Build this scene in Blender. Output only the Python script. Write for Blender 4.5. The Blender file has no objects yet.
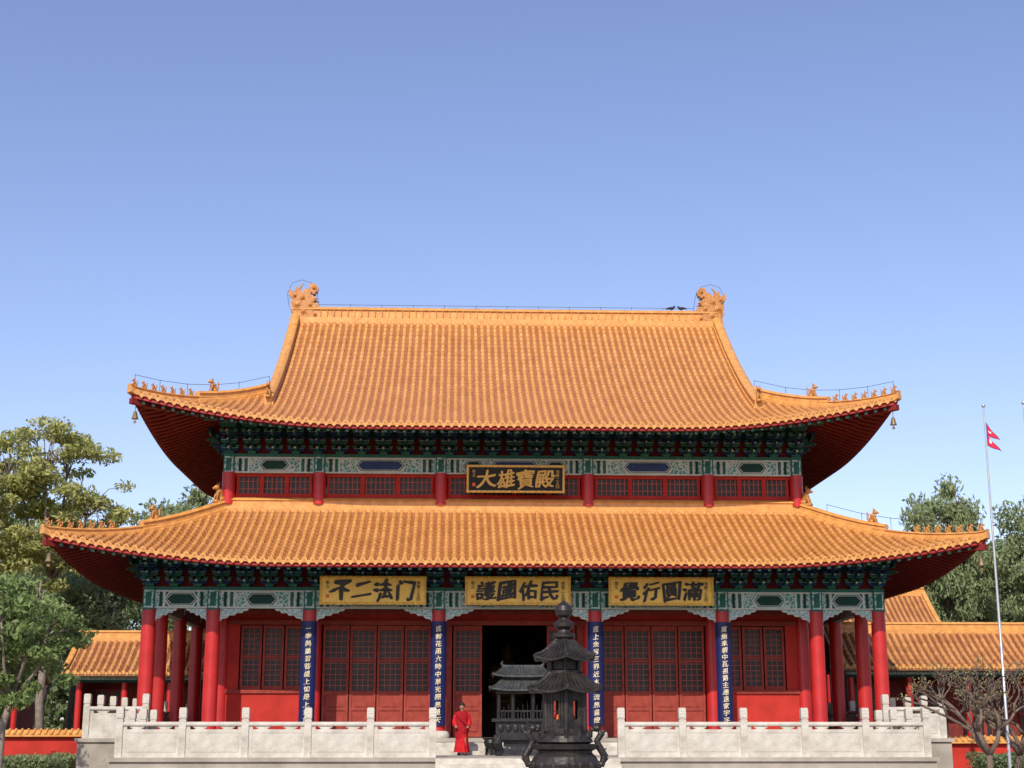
import bpy, math, random
import numpy as np
from mathutils import Vector, Matrix
R=math.radians
sc=bpy.context.scene
random.seed(7); np.random.seed(7)
W={}
# ------------------------------------------------------------------ helpers
class MB:
    def __init__(s): s.v=[];s.f=[];s.m=[]
    def add(s,vs,fs,m=0):
        o=len(s.v); s.v.extend([tuple(p) for p in vs]); s.f.extend([tuple(i+o for i in f) for f in fs])
        s.m.extend(m if isinstance(m,list) else [m]*len(fs))
    def box(s,x0,x1,y0,y1,z0,z1,m=0):
        s.add([(x0,y0,z0),(x1,y0,z0),(x1,y1,z0),(x0,y1,z0),(x0,y0,z1),(x1,y0,z1),(x1,y1,z1),(x0,y1,z1)],
              [(0,3,2,1),(4,5,6,7),(0,1,5,4),(1,2,6,5),(2,3,7,6),(3,0,4,7)],m)
    def prism(s,poly,y0,y1,m=0,mf=None):   # poly in xz, extruded in y
        n=len(poly)
        vs=[(p[0],y0,p[1]) for p in poly]+[(p[0],y1,p[1]) for p in poly]
        s.add(vs,[tuple(range(n)),tuple(range(2*n-1,n-1,-1))],m if mf is None else mf)
        s.add(vs,[(i,(i+1)%n,n+(i+1)%n,n+i) for i in range(n)],m)
    def prismx(s,poly,x0,x1,m=0):   # poly in yz, extruded in x
        n=len(poly)
        vs=[(x0,p[0],p[1]) for p in poly]+[(x1,p[0],p[1]) for p in poly]
        s.add(vs,[tuple(range(n)),tuple(range(2*n-1,n-1,-1))]+[(i,(i+1)%n,n+(i+1)%n,n+i) for i in range(n)],m)
    def lathe(s,prof,cx=0,cy=0,n=16,m=0,cz=0,sx=1,sy=1):
        vs=[];fs=[]
        for r,z in prof:
            for i in range(n):
                a=2*math.pi*i/n; vs.append((cx+r*sx*math.cos(a),cy+r*sy*math.sin(a),cz+z))
        for j in range(len(prof)-1):
            for i in range(n):
                k=(i+1)%n; fs.append((j*n+i,j*n+k,(j+1)*n+k,(j+1)*n+i))
        s.add(vs,fs,m)
        s.add(vs[:n],[tuple(range(n-1,-1,-1))],m); s.add(vs[-n:],[tuple(range(n))],m)
    def ell(s,c,r,m=0,n=10,k=6,rot=None):
        vs=[];fs=[]
        for j in range(k+1):
            t=math.pi*j/k
            for i in range(n):
                a=2*math.pi*i/n
                p=Vector((r[0]*math.sin(t)*math.cos(a),r[1]*math.sin(t)*math.sin(a),r[2]*math.cos(t)))
                if rot: p=rot@p
                vs.append((p.x+c[0],p.y+c[1],p.z+c[2]))
        for j in range(k):
            for i in range(n):
                q=(i+1)%n; fs.append((j*n+i,(j+1)*n+i,(j+1)*n+q,j*n+q))
        s.add(vs,fs,m)
    def tube(s,path,rad,n=8,m=0):
        path=[Vector(p) for p in path]
        if not hasattr(rad,'__len__'): rad=[rad]*len(path)
        vs=[];fs=[]; up=None
        for i,p in enumerate(path):
            d=(path[min(i+1,len(path)-1)]-path[max(i-1,0)]).normalized()
            if up is None:
                up=Vector((0,0,1)) if abs(d.z)<.9 else Vector((1,0,0))
            a=d.cross(up)
            if a.length<1e-4: a=d.orthogonal()
            a.normalize(); b=a.cross(d).normalized(); up=b
            for k in range(n):
                t=2*math.pi*k/n; q=p+(a*math.cos(t)+b*math.sin(t))*rad[i]; vs.append(tuple(q))
        for i in range(len(path)-1):
            for k in range(n):
                q=(k+1)%n; fs.append((i*n+k,i*n+q,(i+1)*n+q,(i+1)*n+k))
        fs.append(tuple(range(n-1,-1,-1))); fs.append(tuple(range((len(path)-1)*n,len(path)*n)))
        s.add(vs,fs,m)
    def sweep(s,path,w,h,low=-.12,m=0):
        path=[Vector(p) for p in path]
        prof=[(-w*.62,low),(-w*.62,h*.12),(-w*.42,h*.2),(-w*.42,h*.68),(-w*.6,h*.74),(-w*.5,h*.86),(-w*.2,h),(w*.2,h),(w*.5,h*.86),(w*.6,h*.74),(w*.42,h*.68),(w*.42,h*.2),(w*.62,h*.12),(w*.62,low)]
        n=len(prof);vs=[];fs=[]
        for i,p in enumerate(path):
            d=(path[min(i+1,len(path)-1)]-path[max(i-1,0)]); d.z=0; d.normalize()
            a=Vector((d.y,-d.x,0))
            for q in prof: vs.append(tuple(p+a*q[0]+Vector((0,0,q[1]))))
        for i in range(len(path)-1):
            for k in range(n):
                q=(k+1)%n; fs.append((i*n+k,i*n+q,(i+1)*n+q,(i+1)*n+k))
        fs.append(tuple(range(n))); fs.append(tuple(range((len(path)-1)*n,len(path)*n)))
        s.add(vs,fs,m)
    def xform(s,M):
        s.v=[tuple(M@Vector(p)) for p in s.v]; return s
def link(o): sc.collection.objects.link(o)
def setp(o,p,loc):
    W[o.name]=Vector(loc)
    if p is not None:
        o.parent=p; o.matrix_parent_inverse=Matrix.Translation(-W[p.name])
def mesh(mb,name,mats,smooth=False):
    me=bpy.data.meshes.new(name); me.from_pydata(mb.v,[],mb.f)
    for mt in mats: me.materials.append(mt)
    me.polygons.foreach_set('material_index',mb.m)
    if smooth: me.polygons.foreach_set('use_smooth',[True]*len(mb.f))
    me.update(); return me
def obj(mb,name,mats,parent=None,origin=None,smooth=False,**kw):
    if origin is not None:
        ox,oy,oz=origin; mb.v=[(a-ox,b-oy,c-oz) for a,b,c in mb.v]
    else: origin=(0,0,0)
    o=bpy.data.objects.new(name,mesh(mb,name,mats,smooth)); o.location=origin; link(o); setp(o,parent,origin)
    for k,v in kw.items(): o[k]=v
    return o
def inst(me,name,loc,parent=None,rz=0,scale=1,**kw):
    o=bpy.data.objects.new(name,me); o.location=loc; o.rotation_euler=(0,0,rz)
    o.scale=scale if hasattr(scale,'__len__') else (scale,)*3
    link(o); setp(o,parent,loc)
    for k,v in kw.items(): o[k]=v
    return o
def thing(name,label,cat,loc=(0,0,0),**kw):
    o=bpy.data.objects.new(name,None); o.empty_display_size=.3; o.location=loc; link(o); setp(o,None,loc)
    o["label"]=label; o["category"]=cat
    for k,v in kw.items(): o[k]=v
    return o
# ------------------------------------------------------------------ materials
def mat(name,col,rough=.6,metal=0,var=.15,scale=3,col2=None,bump=0,bscale=30,spec=.35,coat=0):
    m=bpy.data.materials.new(name); m.use_nodes=True; nt=m.node_tree; b=nt.nodes['Principled BSDF']
    b.inputs['Roughness'].default_value=rough; b.inputs['Metallic'].default_value=metal
    b.inputs['Specular IOR Level'].default_value=spec
    if coat: b.inputs['Coat Weight'].default_value=coat; b.inputs['Coat Roughness'].default_value=.15
    tc=nt.nodes.new('ShaderNodeTexCoord')
    n=nt.nodes.new('ShaderNodeTexNoise'); n.inputs['Scale'].default_value=scale; n.inputs['Detail'].default_value=6; n.inputs['Roughness'].default_value=.65
    nt.links.new(tc.outputs['Object'],n.inputs['Vector'])
    r=nt.nodes.new('ShaderNodeValToRGB'); r.color_ramp.elements[0].position=.3; r.color_ramp.elements[1].position=.7
    c2=col2 if col2 else tuple(c*(1-2*var) for c in col)
    r.color_ramp.elements[0].color=(*c2,1); r.color_ramp.elements[1].color=(*tuple(min(1,c*(1+var*.5)) for c in col),1)
    nt.links.new(n.outputs['Fac'],r.inputs['Fac']); nt.links.new(r.outputs['Color'],b.inputs['Base Color'])
    if bump:
        n2=nt.nodes.new('ShaderNodeTexNoise'); n2.inputs['Scale'].default_value=bscale; n2.inputs['Detail'].default_value=4
        nt.links.new(tc.outputs['Object'],n2.inputs['Vector'])
        bp=nt.nodes.new('ShaderNodeBump'); bp.inputs['Strength'].default_value=bump; bp.inputs['Distance'].default_value=.02
        nt.links.new(n2.outputs['Fac'],bp.inputs['Height']); nt.links.new(bp.outputs['Normal'],b.inputs['Normal'])
    return m
def mat_tile(name,c1,c2,c3,rough=.38,pitch=.28,patch=.5):
    m=bpy.data.materials.new(name); m.use_nodes=True; nt=m.node_tree; b=nt.nodes['Principled BSDF']; L=nt.links
    tc=nt.nodes.new('ShaderNodeTexCoord')
    of=nt.nodes.new('ShaderNodeVectorMath'); of.operation='ADD'; of.inputs[1].default_value=(pitch/2,0,0)
    L.new(tc.outputs['Object'],of.inputs[0])
    mp=nt.nodes.new('ShaderNodeVectorMath'); mp.operation='SNAP'; mp.inputs[1].default_value=(pitch,pitch,5)
    L.new(of.outputs[0],mp.inputs[0])
    wn=nt.nodes.new('ShaderNodeTexWhiteNoise'); L.new(mp.outputs[0],wn.inputs['Vector'])
    n=nt.nodes.new('ShaderNodeTexNoise'); n.inputs['Scale'].default_value=.7; n.inputs['Detail'].default_value=10; n.inputs['Roughness'].default_value=.75
    L.new(tc.outputs['Object'],n.inputs['Vector'])
    mx=nt.nodes.new('ShaderNodeMath'); mx.operation='MULTIPLY_ADD'; mx.inputs[1].default_value=.38
    ms=nt.nodes.new('ShaderNodeMath'); ms.operation='MULTIPLY_ADD'; ms.inputs[1].default_value=patch+.2; ms.inputs[2].default_value=.34-(patch+.2)*.5
    L.new(n.outputs['Fac'],ms.inputs[0]); L.new(wn.outputs['Value'],mx.inputs[0]); L.new(ms.outputs[0],mx.inputs[2])
    r=nt.nodes.new('ShaderNodeValToRGB'); e=r.color_ramp.elements
    e[0].position=.12; e[0].color=(*c3,1); e[1].position=.88; e[1].color=(*c2,1); q=e.new(.5); q.color=(*c1,1)
    L.new(mx.outputs[0],r.inputs['Fac']); L.new(r.outputs['Color'],b.inputs['Base Color'])
    b.inputs['Roughness'].default_value=rough
    return m
def mat_paint(name,c1,c2,scale=7,rough=.6):
    m=bpy.data.materials.new(name); m.use_nodes=True; nt=m.node_tree; b=nt.nodes['Principled BSDF']; L=nt.links
    tc=nt.nodes.new('ShaderNodeTexCoord')
    n=nt.nodes.new('ShaderNodeTexNoise'); n.inputs['Scale'].default_value=3
    L.new(tc.outputs['Object'],n.inputs['Vector'])
    va=nt.nodes.new('ShaderNodeVectorMath'); va.operation='MULTIPLY_ADD'; va.inputs[1].default_value=(.25,.25,.25)
    L.new(n.outputs['Color'],va.inputs[0]); L.new(tc.outputs['Object'],va.inputs[2])
    v=nt.nodes.new('ShaderNodeTexVoronoi'); v.feature='DISTANCE_TO_EDGE'; v.inputs['Scale'].default_value=scale
    L.new(va.outputs[0],v.inputs['Vector'])
    r=nt.nodes.new('ShaderNodeValToRGB'); r.color_ramp.elements[0].position=.05; r.color_ramp.elements[1].position=.16
    r.color_ramp.elements[0].color=(*c2,1); r.color_ramp.elements[1].color=(*c1,1)
    L.new(v.outputs['Distance'],r.inputs['Fac']); L.new(r.outputs['Color'],b.inputs['Base Color'])
    b.inputs['Roughness'].default_value=rough
    return m
def mat_leaf(name,cols,transl=.35):
    m=bpy.data.materials.new(name); m.use_nodes=True; nt=m.node_tree; L=nt.links
    for n in list(nt.nodes): nt.nodes.remove(n)
    out=nt.nodes.new('ShaderNodeOutputMaterial'); g=nt.nodes.new('ShaderNodeNewGeometry')
    r=nt.nodes.new('ShaderNodeValToRGB'); e=r.color_ramp.elements
    e[0].color=(*cols[0],1); e[1].color=(*cols[-1],1)
    for i,c in enumerate(cols[1:-1]): q=e.new((i+1)/(len(cols)-1)); q.color=(*c,1)
    L.new(g.outputs['Random Per Island'],r.inputs['Fac'])
    d=nt.nodes.new('ShaderNodeBsdfPrincipled'); d.inputs['Roughness'].default_value=.6; d.inputs['Specular IOR Level'].default_value=.25; t=nt.nodes.new('ShaderNodeBsdfTranslucent')
    mx=nt.nodes.new('ShaderNodeMixShader'); mx.inputs[0].default_value=transl
    L.new(r.outputs['Color'],d.inputs['Base Color']); L.new(r.outputs['Color'],t.inputs['Color'])
    L.new(d.outputs[0],mx.inputs[1]); L.new(t.outputs[0],mx.inputs[2]); L.new(mx.outputs[0],out.inputs['Surface'])
    return m
M_tile=mat_tile('glazed_tile',(.62,.285,.075),(.71,.37,.125),(.46,.185,.045))
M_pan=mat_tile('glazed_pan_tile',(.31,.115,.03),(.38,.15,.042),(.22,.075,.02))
M_joint=mat('tile_joint',(.46,.19,.048),.5,col2=(.34,.13,.034),scale=5)
M_ridge=mat('glazed_ridge',(.66,.33,.095),.35,col2=(.46,.2,.05),scale=4)
M_beast=mat('glazed_figure',(.55,.25,.07),.4,col2=(.28,.11,.03),scale=9)
M_tile2=mat_tile('gallery_tile',(.48,.21,.065),(.58,.3,.11),(.32,.12,.04),.5)
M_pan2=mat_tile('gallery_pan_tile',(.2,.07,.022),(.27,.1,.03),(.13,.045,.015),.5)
M_wall=mat('red_plaster',(.46,.034,.024),.8,var=.15,scale=1.2,spec=.2)
M_col=mat('red_lacquer',(.48,.02,.018),.4,var=.12,scale=1.5,coat=.1)
M_door=mat('dark_red_wood',(.31,.05,.034),.65,var=.2,scale=4,spec=.2)
M_lat=mat('lattice_wood',(.34,.105,.075),.65,var=.15,spec=.2)
M_pane=mat('dusty_pane',(.04,.032,.03),.4,var=.4,scale=2,spec=.3)
M_gwall=mat('gallery_brown_red',(.2,.03,.022),.8,var=.2)
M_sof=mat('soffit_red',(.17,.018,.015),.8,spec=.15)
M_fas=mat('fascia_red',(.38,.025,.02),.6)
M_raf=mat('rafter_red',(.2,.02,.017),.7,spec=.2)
M_rafe=mat('rafter_end',(.1,.26,.2),.6)
M_green=mat('paint_green',(.03,.14,.105),.65,var=.2,spec=.2)
M_dgreen=mat('paint_dark_green',(.012,.055,.042),.65,var=.2,spec=.2)
M_blue=mat('paint_blue',(.02,.05,.14),.65,var=.2,spec=.2)
M_dblue=mat('paint_dark_blue',(.02,.045,.14),.6,var=.2)
M_white=mat('paint_white',(.56,.58,.52),.6,var=.1)
M_scroll=mat_paint('scroll_paint',(.07,.25,.2),(.5,.57,.51),7)
M_scroll2=mat_paint('scroll_paint_pale',(.13,.31,.28),(.56,.6,.56),10)
M_gold=mat('gilt',(.75,.46,.12),.35,metal=.4,var=.12,scale=6)
M_goldf=mat('gilt_frame',(.95,.52,.08),.4,metal=0,var=.25,scale=14)
M_goldp=mat('gilt_board',(.98,.6,.11),.45,metal=0,var=.1,scale=3)
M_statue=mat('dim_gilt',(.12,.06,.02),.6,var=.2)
M_bell=mat('bell_bronze',(.2,.14,.07),.5,metal=.4)
M_black=mat('black_lacquer',(.012,.011,.011),.35,var=.1)
M_navy=mat('navy_board',(.008,.014,.085),.45,var=.15)
M_paleg=mat('pale_gilt',(.8,.7,.48),.5,var=.1)
M_bronze=mat('dark_bronze',(.045,.038,.034),.45,metal=.3,var=.35,scale=5,bump=.6,bscale=14)
M_iron=mat('dark_iron',(.025,.025,.025),.45,metal=.3,var=.3,scale=5,bump=.5,bscale=14)
M_grey=mat('grey_iron_tiles',(.065,.068,.068),.5,metal=.2,var=.3,scale=6,bump=.4)
M_marble=mat('weathered_marble',(.56,.525,.46),.8,col2=(.33,.3,.25),scale=2.6,bump=.4,bscale=18)
M_marble2=mat('carved_marble',(.56,.53,.465),.8,col2=(.34,.31,.26),scale=1.8,bump=.8,bscale=9)
M_stone=mat('paving_stone',(.38,.34,.29),.8,col2=(.24,.21,.17),scale=.9,bump=.3)
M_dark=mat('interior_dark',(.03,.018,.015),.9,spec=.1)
M_bark=mat('bark',(.13,.1,.075),.9,col2=(.06,.045,.035),scale=5,bump=.8,bscale=12)
M_barkp=mat('pale_bark',(.26,.21,.17),.85,col2=(.14,.11,.09),scale=5,bump=.8,bscale=12)
M_barkb=mat('brown_bark',(.17,.12,.09),.85,col2=(.09,.06,.045),scale=5,bump=.8,bscale=12)
M_steel=mat('painted_steel',(.5,.51,.52),.35,metal=.5,var=.08)
M_wire=mat('wire',(.12,.09,.06),.5,metal=.5)
M_flame=mat('ember_orange',(.7,.14,.03),.6)
M_skin=mat('skin',(.3,.16,.1),.55,var=.05)
M_hair=mat('hair',(.015,.012,.01),.6)
M_robe=mat('red_robe',(.5,.016,.02),.85,var=.2,scale=6,spec=.15)
M_robe2=mat('red_shawl',(.33,.01,.015),.85,var=.2,scale=6,spec=.15)
M_crim=mat('flag_crimson',(.6,.02,.05),.7,var=.05)
M_fblue=mat('flag_blue',(.01,.04,.3),.7,var=.05)
M_fwhite=mat('flag_white',(.8,.8,.8),.7,var=.03)
# ------------------------------------------------------------------ text
def glyphs(body,size,ext=.01,bold=0.0,brush=0.0):
    out=[]
    for ci,ch in enumerate(body):
        cu=bpy.data.curves.new('tmp','FONT'); cu.body=ch; cu.size=1; cu.extrude=.02; cu.resolution_u=4
        o=bpy.data.objects.new('tmp',cu); link(o)
        dg=bpy.context.evaluated_depsgraph_get(); me=o.evaluated_get(dg).to_mesh()
        vs=np.array([v.co[:] for v in me.vertices]) if len(me.vertices) else np.zeros((0,3))
        fs=[tuple(p.vertices) for p in me.polygons]
        o.evaluated_get(dg).to_mesh_clear(); bpy.data.objects.remove(o); bpy.data.curves.remove(cu)
        V=[];F=[]
        if len(vs):
            mn,mx=vs.min(0),vs.max(0); c=(mn+mx)/2; s=size/max(mx[0]-mn[0],mx[1]-mn[1],.72)
            x=(vs[:,0]-c[0])*s; z=(vs[:,1]-c[1])*s
            if brush:
                b=brush*size; k=2*math.pi/size; ph=ci*1.7+len(body)
                z2=z+b*np.sin(x*k*.9+ph)+.12*x; x2=x+b*np.sin(z*k*.8+ph*1.3)+.05*z
                sc_=1-.12*np.cos(z*k*.5+ph); x,z=x2*sc_,z2
            offs=[(0,0)]+([(bold,0),(-bold,0),(0,bold*.7),(0,-bold*.7),(bold*.6,bold*.5),(-bold*.6,-bold*.5)] if bold else [])
            for q,(dx,dz) in enumerate(offs):
                o_=len(V)
                V+=[(float(x[i])+dx,-float(vs[i][2])*ext/.02-ext-q*.0012,float(z[i])+dz*(1+.8*math.sin(float(x[i])*20))) for i in range(len(vs))]
                F+=[tuple(i+o_ for i in f) for f in fs]
        out.append((V,F))
    return out
# ------------------------------------------------------------------ roof
class Roof:
    def __init__(s,xe,yf,yb,z0,a,b,Rr,L,F): s.xe,s.yf,s.yb,s.z0,s.a,s.b,s.R,s.L,s.F=xe,yf,yb,z0,a,b,Rr,L,F; s.yc=(yf+yb)/2
    def P(s,x,y,d,off=0):
        c=s.xe-abs(x); dd=min(y-s.yf,s.yb-y); t=max(0,1-(c+dd)/s.L); w=t*t
        sx=1 if x>0 else -1; sy=-1 if y<s.yc else 1
        return (x+sx*s.F*w,y+sy*s.F*w,s.z0+s.a*d+s.b*d*d+s.R*w+off)
    def at(s,face,u,d,off=0):
        if face=='f': return s.P(u,s.yf+d,d,off)
        if face=='b': return s.P(u,s.yb-d,d,off)
        if face=='r': return s.P(s.xe-d,u,d,off)
        return s.P(-(s.xe-d),u,d,off)
def roof_tiles(rf,faces,pitch,dmax,name,parent,mats,tl=.34,rad=.082,origin=(0,0,0)):
    mb=MB(); rng=random.Random(3)
    for face in faces:
        half=rf.xe if face in'fb' else (rf.yb-rf.yf)/2; uc=0 if face in 'fb' else rf.yc
        n=int(half/pitch)
        for k in range(-n,n+1):
            u=uc+k*pitch; dm=dmax(face,u)
            if dm<.12: continue
            nt_=max(1,round(dm/(tl if face!='b' else tl*4)))
            vs=[];fs=[];ms=[]; NP=6; rows=0
            for j in range(nt_):
                d0=dm*j/nt_; d1=dm*(j+1)/nt_; ju=rng.uniform(-.006,.006); jr=rng.uniform(-.004,.004)
                for d,r in ((d0,rad*1.04),(d0+.045,rad*1.02),(d0+.047,rad*.97),(d1,rad*.84)) if face!='b' else ((d0,rad),(d1,rad*.8)):
                    for q in range(NP):
                        th=math.pi*q/(NP-1); p=rf.at(face,u+ju+(r+jr)*math.cos(th),d,(r+jr)*math.sin(th)*1.15+.01); vs.append(p)
                    rows+=1
            per=4 if face!='b' else 2
            for j in range(rows-1):
                jm=2 if (per==4 and j%4 in(0,3)) else 0
                for q in range(NP-1): fs.append((j*NP+q,j*NP+q+1,(j+1)*NP+q+1,(j+1)*NP+q)); ms.append(3 if jm else 0)
            mb.add(vs,fs,ms)
            vs=[];fs=[]
            for j in range(nt_+1):
                d=dm*j/nt_
                for dd,of in ((d,-.006),(d,.008)):
                    vs.append(rf.at(face,u-pitch/2,dd,of)); vs.append(rf.at(face,u+pitch/2,dd,of))
            for j in range(2*nt_+1): fs.append((2*j,2*j+1,2*j+3,2*j+2))
            mb.add(vs,fs,1)
            vs=[rf.at(face,u+.095*math.cos(2*math.pi*q/10),-.04,.03+.095*math.sin(2*math.pi*q/10)) for q in range(10)]
            vs+=[rf.at(face,u+.095*math.cos(2*math.pi*q/10),.03,.03+.095*math.sin(2*math.pi*q/10)) for q in range(10)]
            mb.add(vs,[tuple(range(10))]+[(q,(q+1)%10,10+(q+1)%10,10+q) for q in range(10)],2)
            mb.add([rf.at(face,u+.055*math.cos(2*math.pi*q/8),-.046,.03+.055*math.sin(2*math.pi*q/8)) for q in range(8)],[tuple(range(8))],3)
            dr=[(-.1,.02),(.1,.02),(.085,-.06),(.035,-.11),(0,-.145),(-.035,-.11),(-.085,-.06)]
            uu=u+pitch/2
            if abs(uu-uc)<half: mb.add([rf.at(face,uu+a,-.03,b) for a,b in dr],[tuple(range(7))],2)
    return obj(mb,name,mats,parent,origin=origin)
def soffit(rf,dst,parent,origin,offz=-.24,pitch=.34):
    mb=MB(); hy=(rf.yb-rf.yf)/2
    for face in 'frlb':
        N=60; ND=6; vs=[];fs=[]
        hh=rf.xe if face in'fb' else hy; uc=0 if face in 'fb' else rf.yc
        for j in range(ND+1):
            d=.04+(dst-.04)*j/ND
            for i in range(N+1): vs.append(rf.at(face,uc+(2*i/N-1)*(hh-d),d,offz))
        for j in range(ND):
            for i in range(N): fs.append((j*(N+1)+i,j*(N+1)+i+1,(j+1)*(N+1)+i+1,(j+1)*(N+1)+i))
        mb.add(vs,fs,0)
        vs=[];fs=[]
        for i in range(N+1):
            u=uc+(2*i/N-1)*hh
            vs.append(rf.at(face,u,.05,-.03)); vs.append(rf.at(face,u,.05,offz+.03)); vs.append(rf.at(face,u,.12,offz+.02))
        for i in range(N): fs+= [(3*i,3*i+3,3*i+4,3*i+1),(3*i+1,3*i+4,3*i+5,3*i+2)]
        mb.add(vs,fs,1)
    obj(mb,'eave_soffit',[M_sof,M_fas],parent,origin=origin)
    mb=MB()
    for face in 'frl':
        hh=rf.xe if face in'fb' else hy; uc=0 if face in 'fb' else rf.yc
        n=int(hh/pitch)
        for k in range(-n,n+1):
            u=uc+k*pitch; dm=min(dst,hh-abs(u-uc))
            if dm<.3: continue
            for (da,db,o1,w) in ((.16,min(1.1,dm),offz-.005,.055),(.95,dm,offz-.12,.06)):
                if db-da<.1: continue
                vs=[]
                for j in range(3):
                    d=da+(db-da)*j/2
                    for (a,b) in ((-w,0),(w,0),(w,-.11),(-w,-.11)): vs.append(rf.at(face,u+a,d,o1+b))
                fs=[]
                for j in range(2):
                    for q in range(4): fs.append((j*4+q,j*4+(q+1)%4,(j+1)*4+(q+1)%4,(j+1)*4+q))
                mb.add(vs,fs,0); mb.add(vs[:4],[(0,1,2,3)],1)
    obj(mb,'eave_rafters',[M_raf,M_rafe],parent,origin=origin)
    for sx in (-1,1):
        for sy in (-1,1):
            mb=MB(); path=[]
            for j in range(9):
                c=.02+(dst)*j/8
                y=rf.yf+c if sy<0 else rf.yb-c
                path.append(Vector(rf.P(sx*(rf.xe-c),y,c,0)))
            vs=[];fs=[]; a=Vector((.7071,.7071*(-sx*sy),0))
            for p in path:
                for (l,h) in ((-.11,-.24),(.11,-.24),(.11,-.44),(-.11,-.44)): vs.append(tuple(p+a*l+Vector((0,0,h))))
            for j in range(8):
                for q in range(4): fs.append((j*4+q,j*4+(q+1)%4,(j+1)*4+(q+1)%4,(j+1)*4+q))
            fs.append((0,1,2,3)); mb.add(vs,fs,0)
            obj(mb,'corner_beam',[M_raf],parent,origin=tuple(path[0]))
def beast_mesh():
    mb=MB(); ry=lambda a:Matrix.Rotation(R(a),3,'Y')
    mb.ell((0,0,.13),(.09,.055,.14),rot=ry(18))
    mb.ell((.09,0,.27),(.075,.05,.06)); mb.ell((.16,0,.25),(.045,.035,.03))
    for s in(-1,1):
        mb.tube([(.07,s*.03,.30),(.045,s*.045,.39)],[.022,.006],5)
        mb.tube([(.05,s*.04,.18),(.1,s*.045,.08),(.11,s*.045,-.02)],[.03,.02,.022],5)
        mb.ell((-.04,s*.05,.03),(.08,.03,.06))
    mb.tube([(-.08,0,.04),(-.15,0,.12),(-.13,0,.24),(-.17,0,.31)],[.03,.028,.03,.006],6)
    mb.box(-.13,.15,-.06,.06,-.06,.0)
    return mesh(mb,'ridge_beast',[M_beast],True)
ME_beast=beast_mesh()
def chiwen_mesh():
    mb=MB()
    out=[(-.55,-.2),(-.5,.2),(-.6,.5),(-.56,.78),(-.7,.95),(-.66,1.2),(-.52,1.08),(-.42,1.05),(-.42,1.28),(-.24,1.18),(-.12,1.06),(.0,1.2),(.14,1.18),(.2,1.42),(.4,1.4),(.54,1.24),(.5,1.06),(.38,1.04),(.34,1.14),(.26,1.06),(.3,.9),(.46,.82),(.38,.66),(.54,.56),(.62,.36),(.46,.3),(.38,.2),(.6,.12),(.58,-.2)]
    mb.prism(out,-.15,.15)
    inn=[(x*.82,z*.86+.06) for x,z in out]; mb.prism(inn,-.22,.22)
    for s in(-1,1):
        for (x,z,r) in ((.22,.5,.1),(-.3,.5,.16),(-.1,.8,.12),(-.42,.88,.1),(.36,1.2,.09),(-.05,.22,.14),(.42,.1,.09)):
            mb.ell((x,s*.21,z),(r,.07,r),n=10,k=5)
            mb.ell((x,s*.27,z),(r*.5,.05,r*.5),n=8,k=4)
        mb.tube([(.3,s*.2,.6),(.46,s*.25,.76),(.56,s*.24,.7)],[.045,.035,.01],6)
        for q in range(5): mb.tube([(-.5+q*.13,s*.2,.2+q*.13),(-.6+q*.13,s*.24,.34+q*.13)],[.035,.01],5)
    mb.tube([(-.3,0,1.0),(-.22,0,1.3),(-.08,0,1.44)],[.06,.045,.012],6)
    return mesh(mb,'ridge_finial',[M_beast],False)
ME_chi=chiwen_mesh()
# ------------------------------------------------------------------ HALL
HO=(0,10,1.33)
hall=thing('temple_hall','two-tiered red timber temple hall with orange glazed tile roofs','temple',HO)
up=Roof(13.68,-.95,20.95,12.3,.40,.0205,1.06,8.2,.14)
lo=Roof(15.82,-2.95,22.95,7.16,.42,.0123,.88,8.2,.14)
g=9.3; UE=13.68-g; RID=10.95
def dm_up(face,u):
    if face in 'fb': return RID if abs(u)<=g else up.xe-abs(u)
    return max(0,min(UE,u-up.yf,up.yb-u))
def dm_lo(face,u):
    if face in 'fb': return max(0,min(5.2,lo.xe-abs(u)))
    return max(0,min(5.2,u-lo.yf,lo.yb-u))
TM=[M_tile,M_pan,M_ridge,M_joint]
roofU=roof_tiles(up,'frlb',.28,dm_up,'upper_roof',hall,TM)
roofL=roof_tiles(lo,'frlb',.28,dm_lo,'lower_roof',hall,TM)
soffit(up,3.4,roofU,(0,0,0)); soffit(lo,3.4,roofL,(0,0,0))
zr=up.z0+up.a*RID+up.b*RID**2
mb=MB(); mb.sweep([(-g-.1,10,zr),(0,10,zr-.02),(g+.1,10,zr)],.42,.6,low=-.25)
for i in range(60):
    x=-g+.5+i*(2*g-1)/59; mb.box(x-.012,x+.012,9.74,9.8,zr+.13,zr+.42)
obj(mb,'main_ridge',[M_ridge],roofU)
for s in(-1,1):
    inst(ME_chi,'ridge_finial',(s*(g-.34)+.06,10,zr+.1),roofU,rz=0 if s<0 else math.pi,scale=(1.06,1,1.1))
def wire(mb,path,h):
    p=[(a,b,c+h) for a,b,c in path]; mb.tube(p,.009,4)
    for i in range(0,len(path),1):
        a,b,c=path[i]; mb.tube([(a,b,c+.2),(a,b,c+h+.03)],.009,4)
wm=MB()
wire(wm,[(-g+1+i*(2*g-2)/12,10,zr+.3) for i in range(13)],.42)
for s in(-1,1):
    wm.tube([(s*(g-1),10,zr+.72),(s*(g-.9),10,zr+1.3),(s*(g-.65),10,zr+1.72),(s*(g-.2),10,zr+1.85),(s*(g+.2),10,zr+1.7),(s*(g+.4),10,zr+1.2),(s*(g+.3),10,zr+.6)],.009,4)
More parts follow.
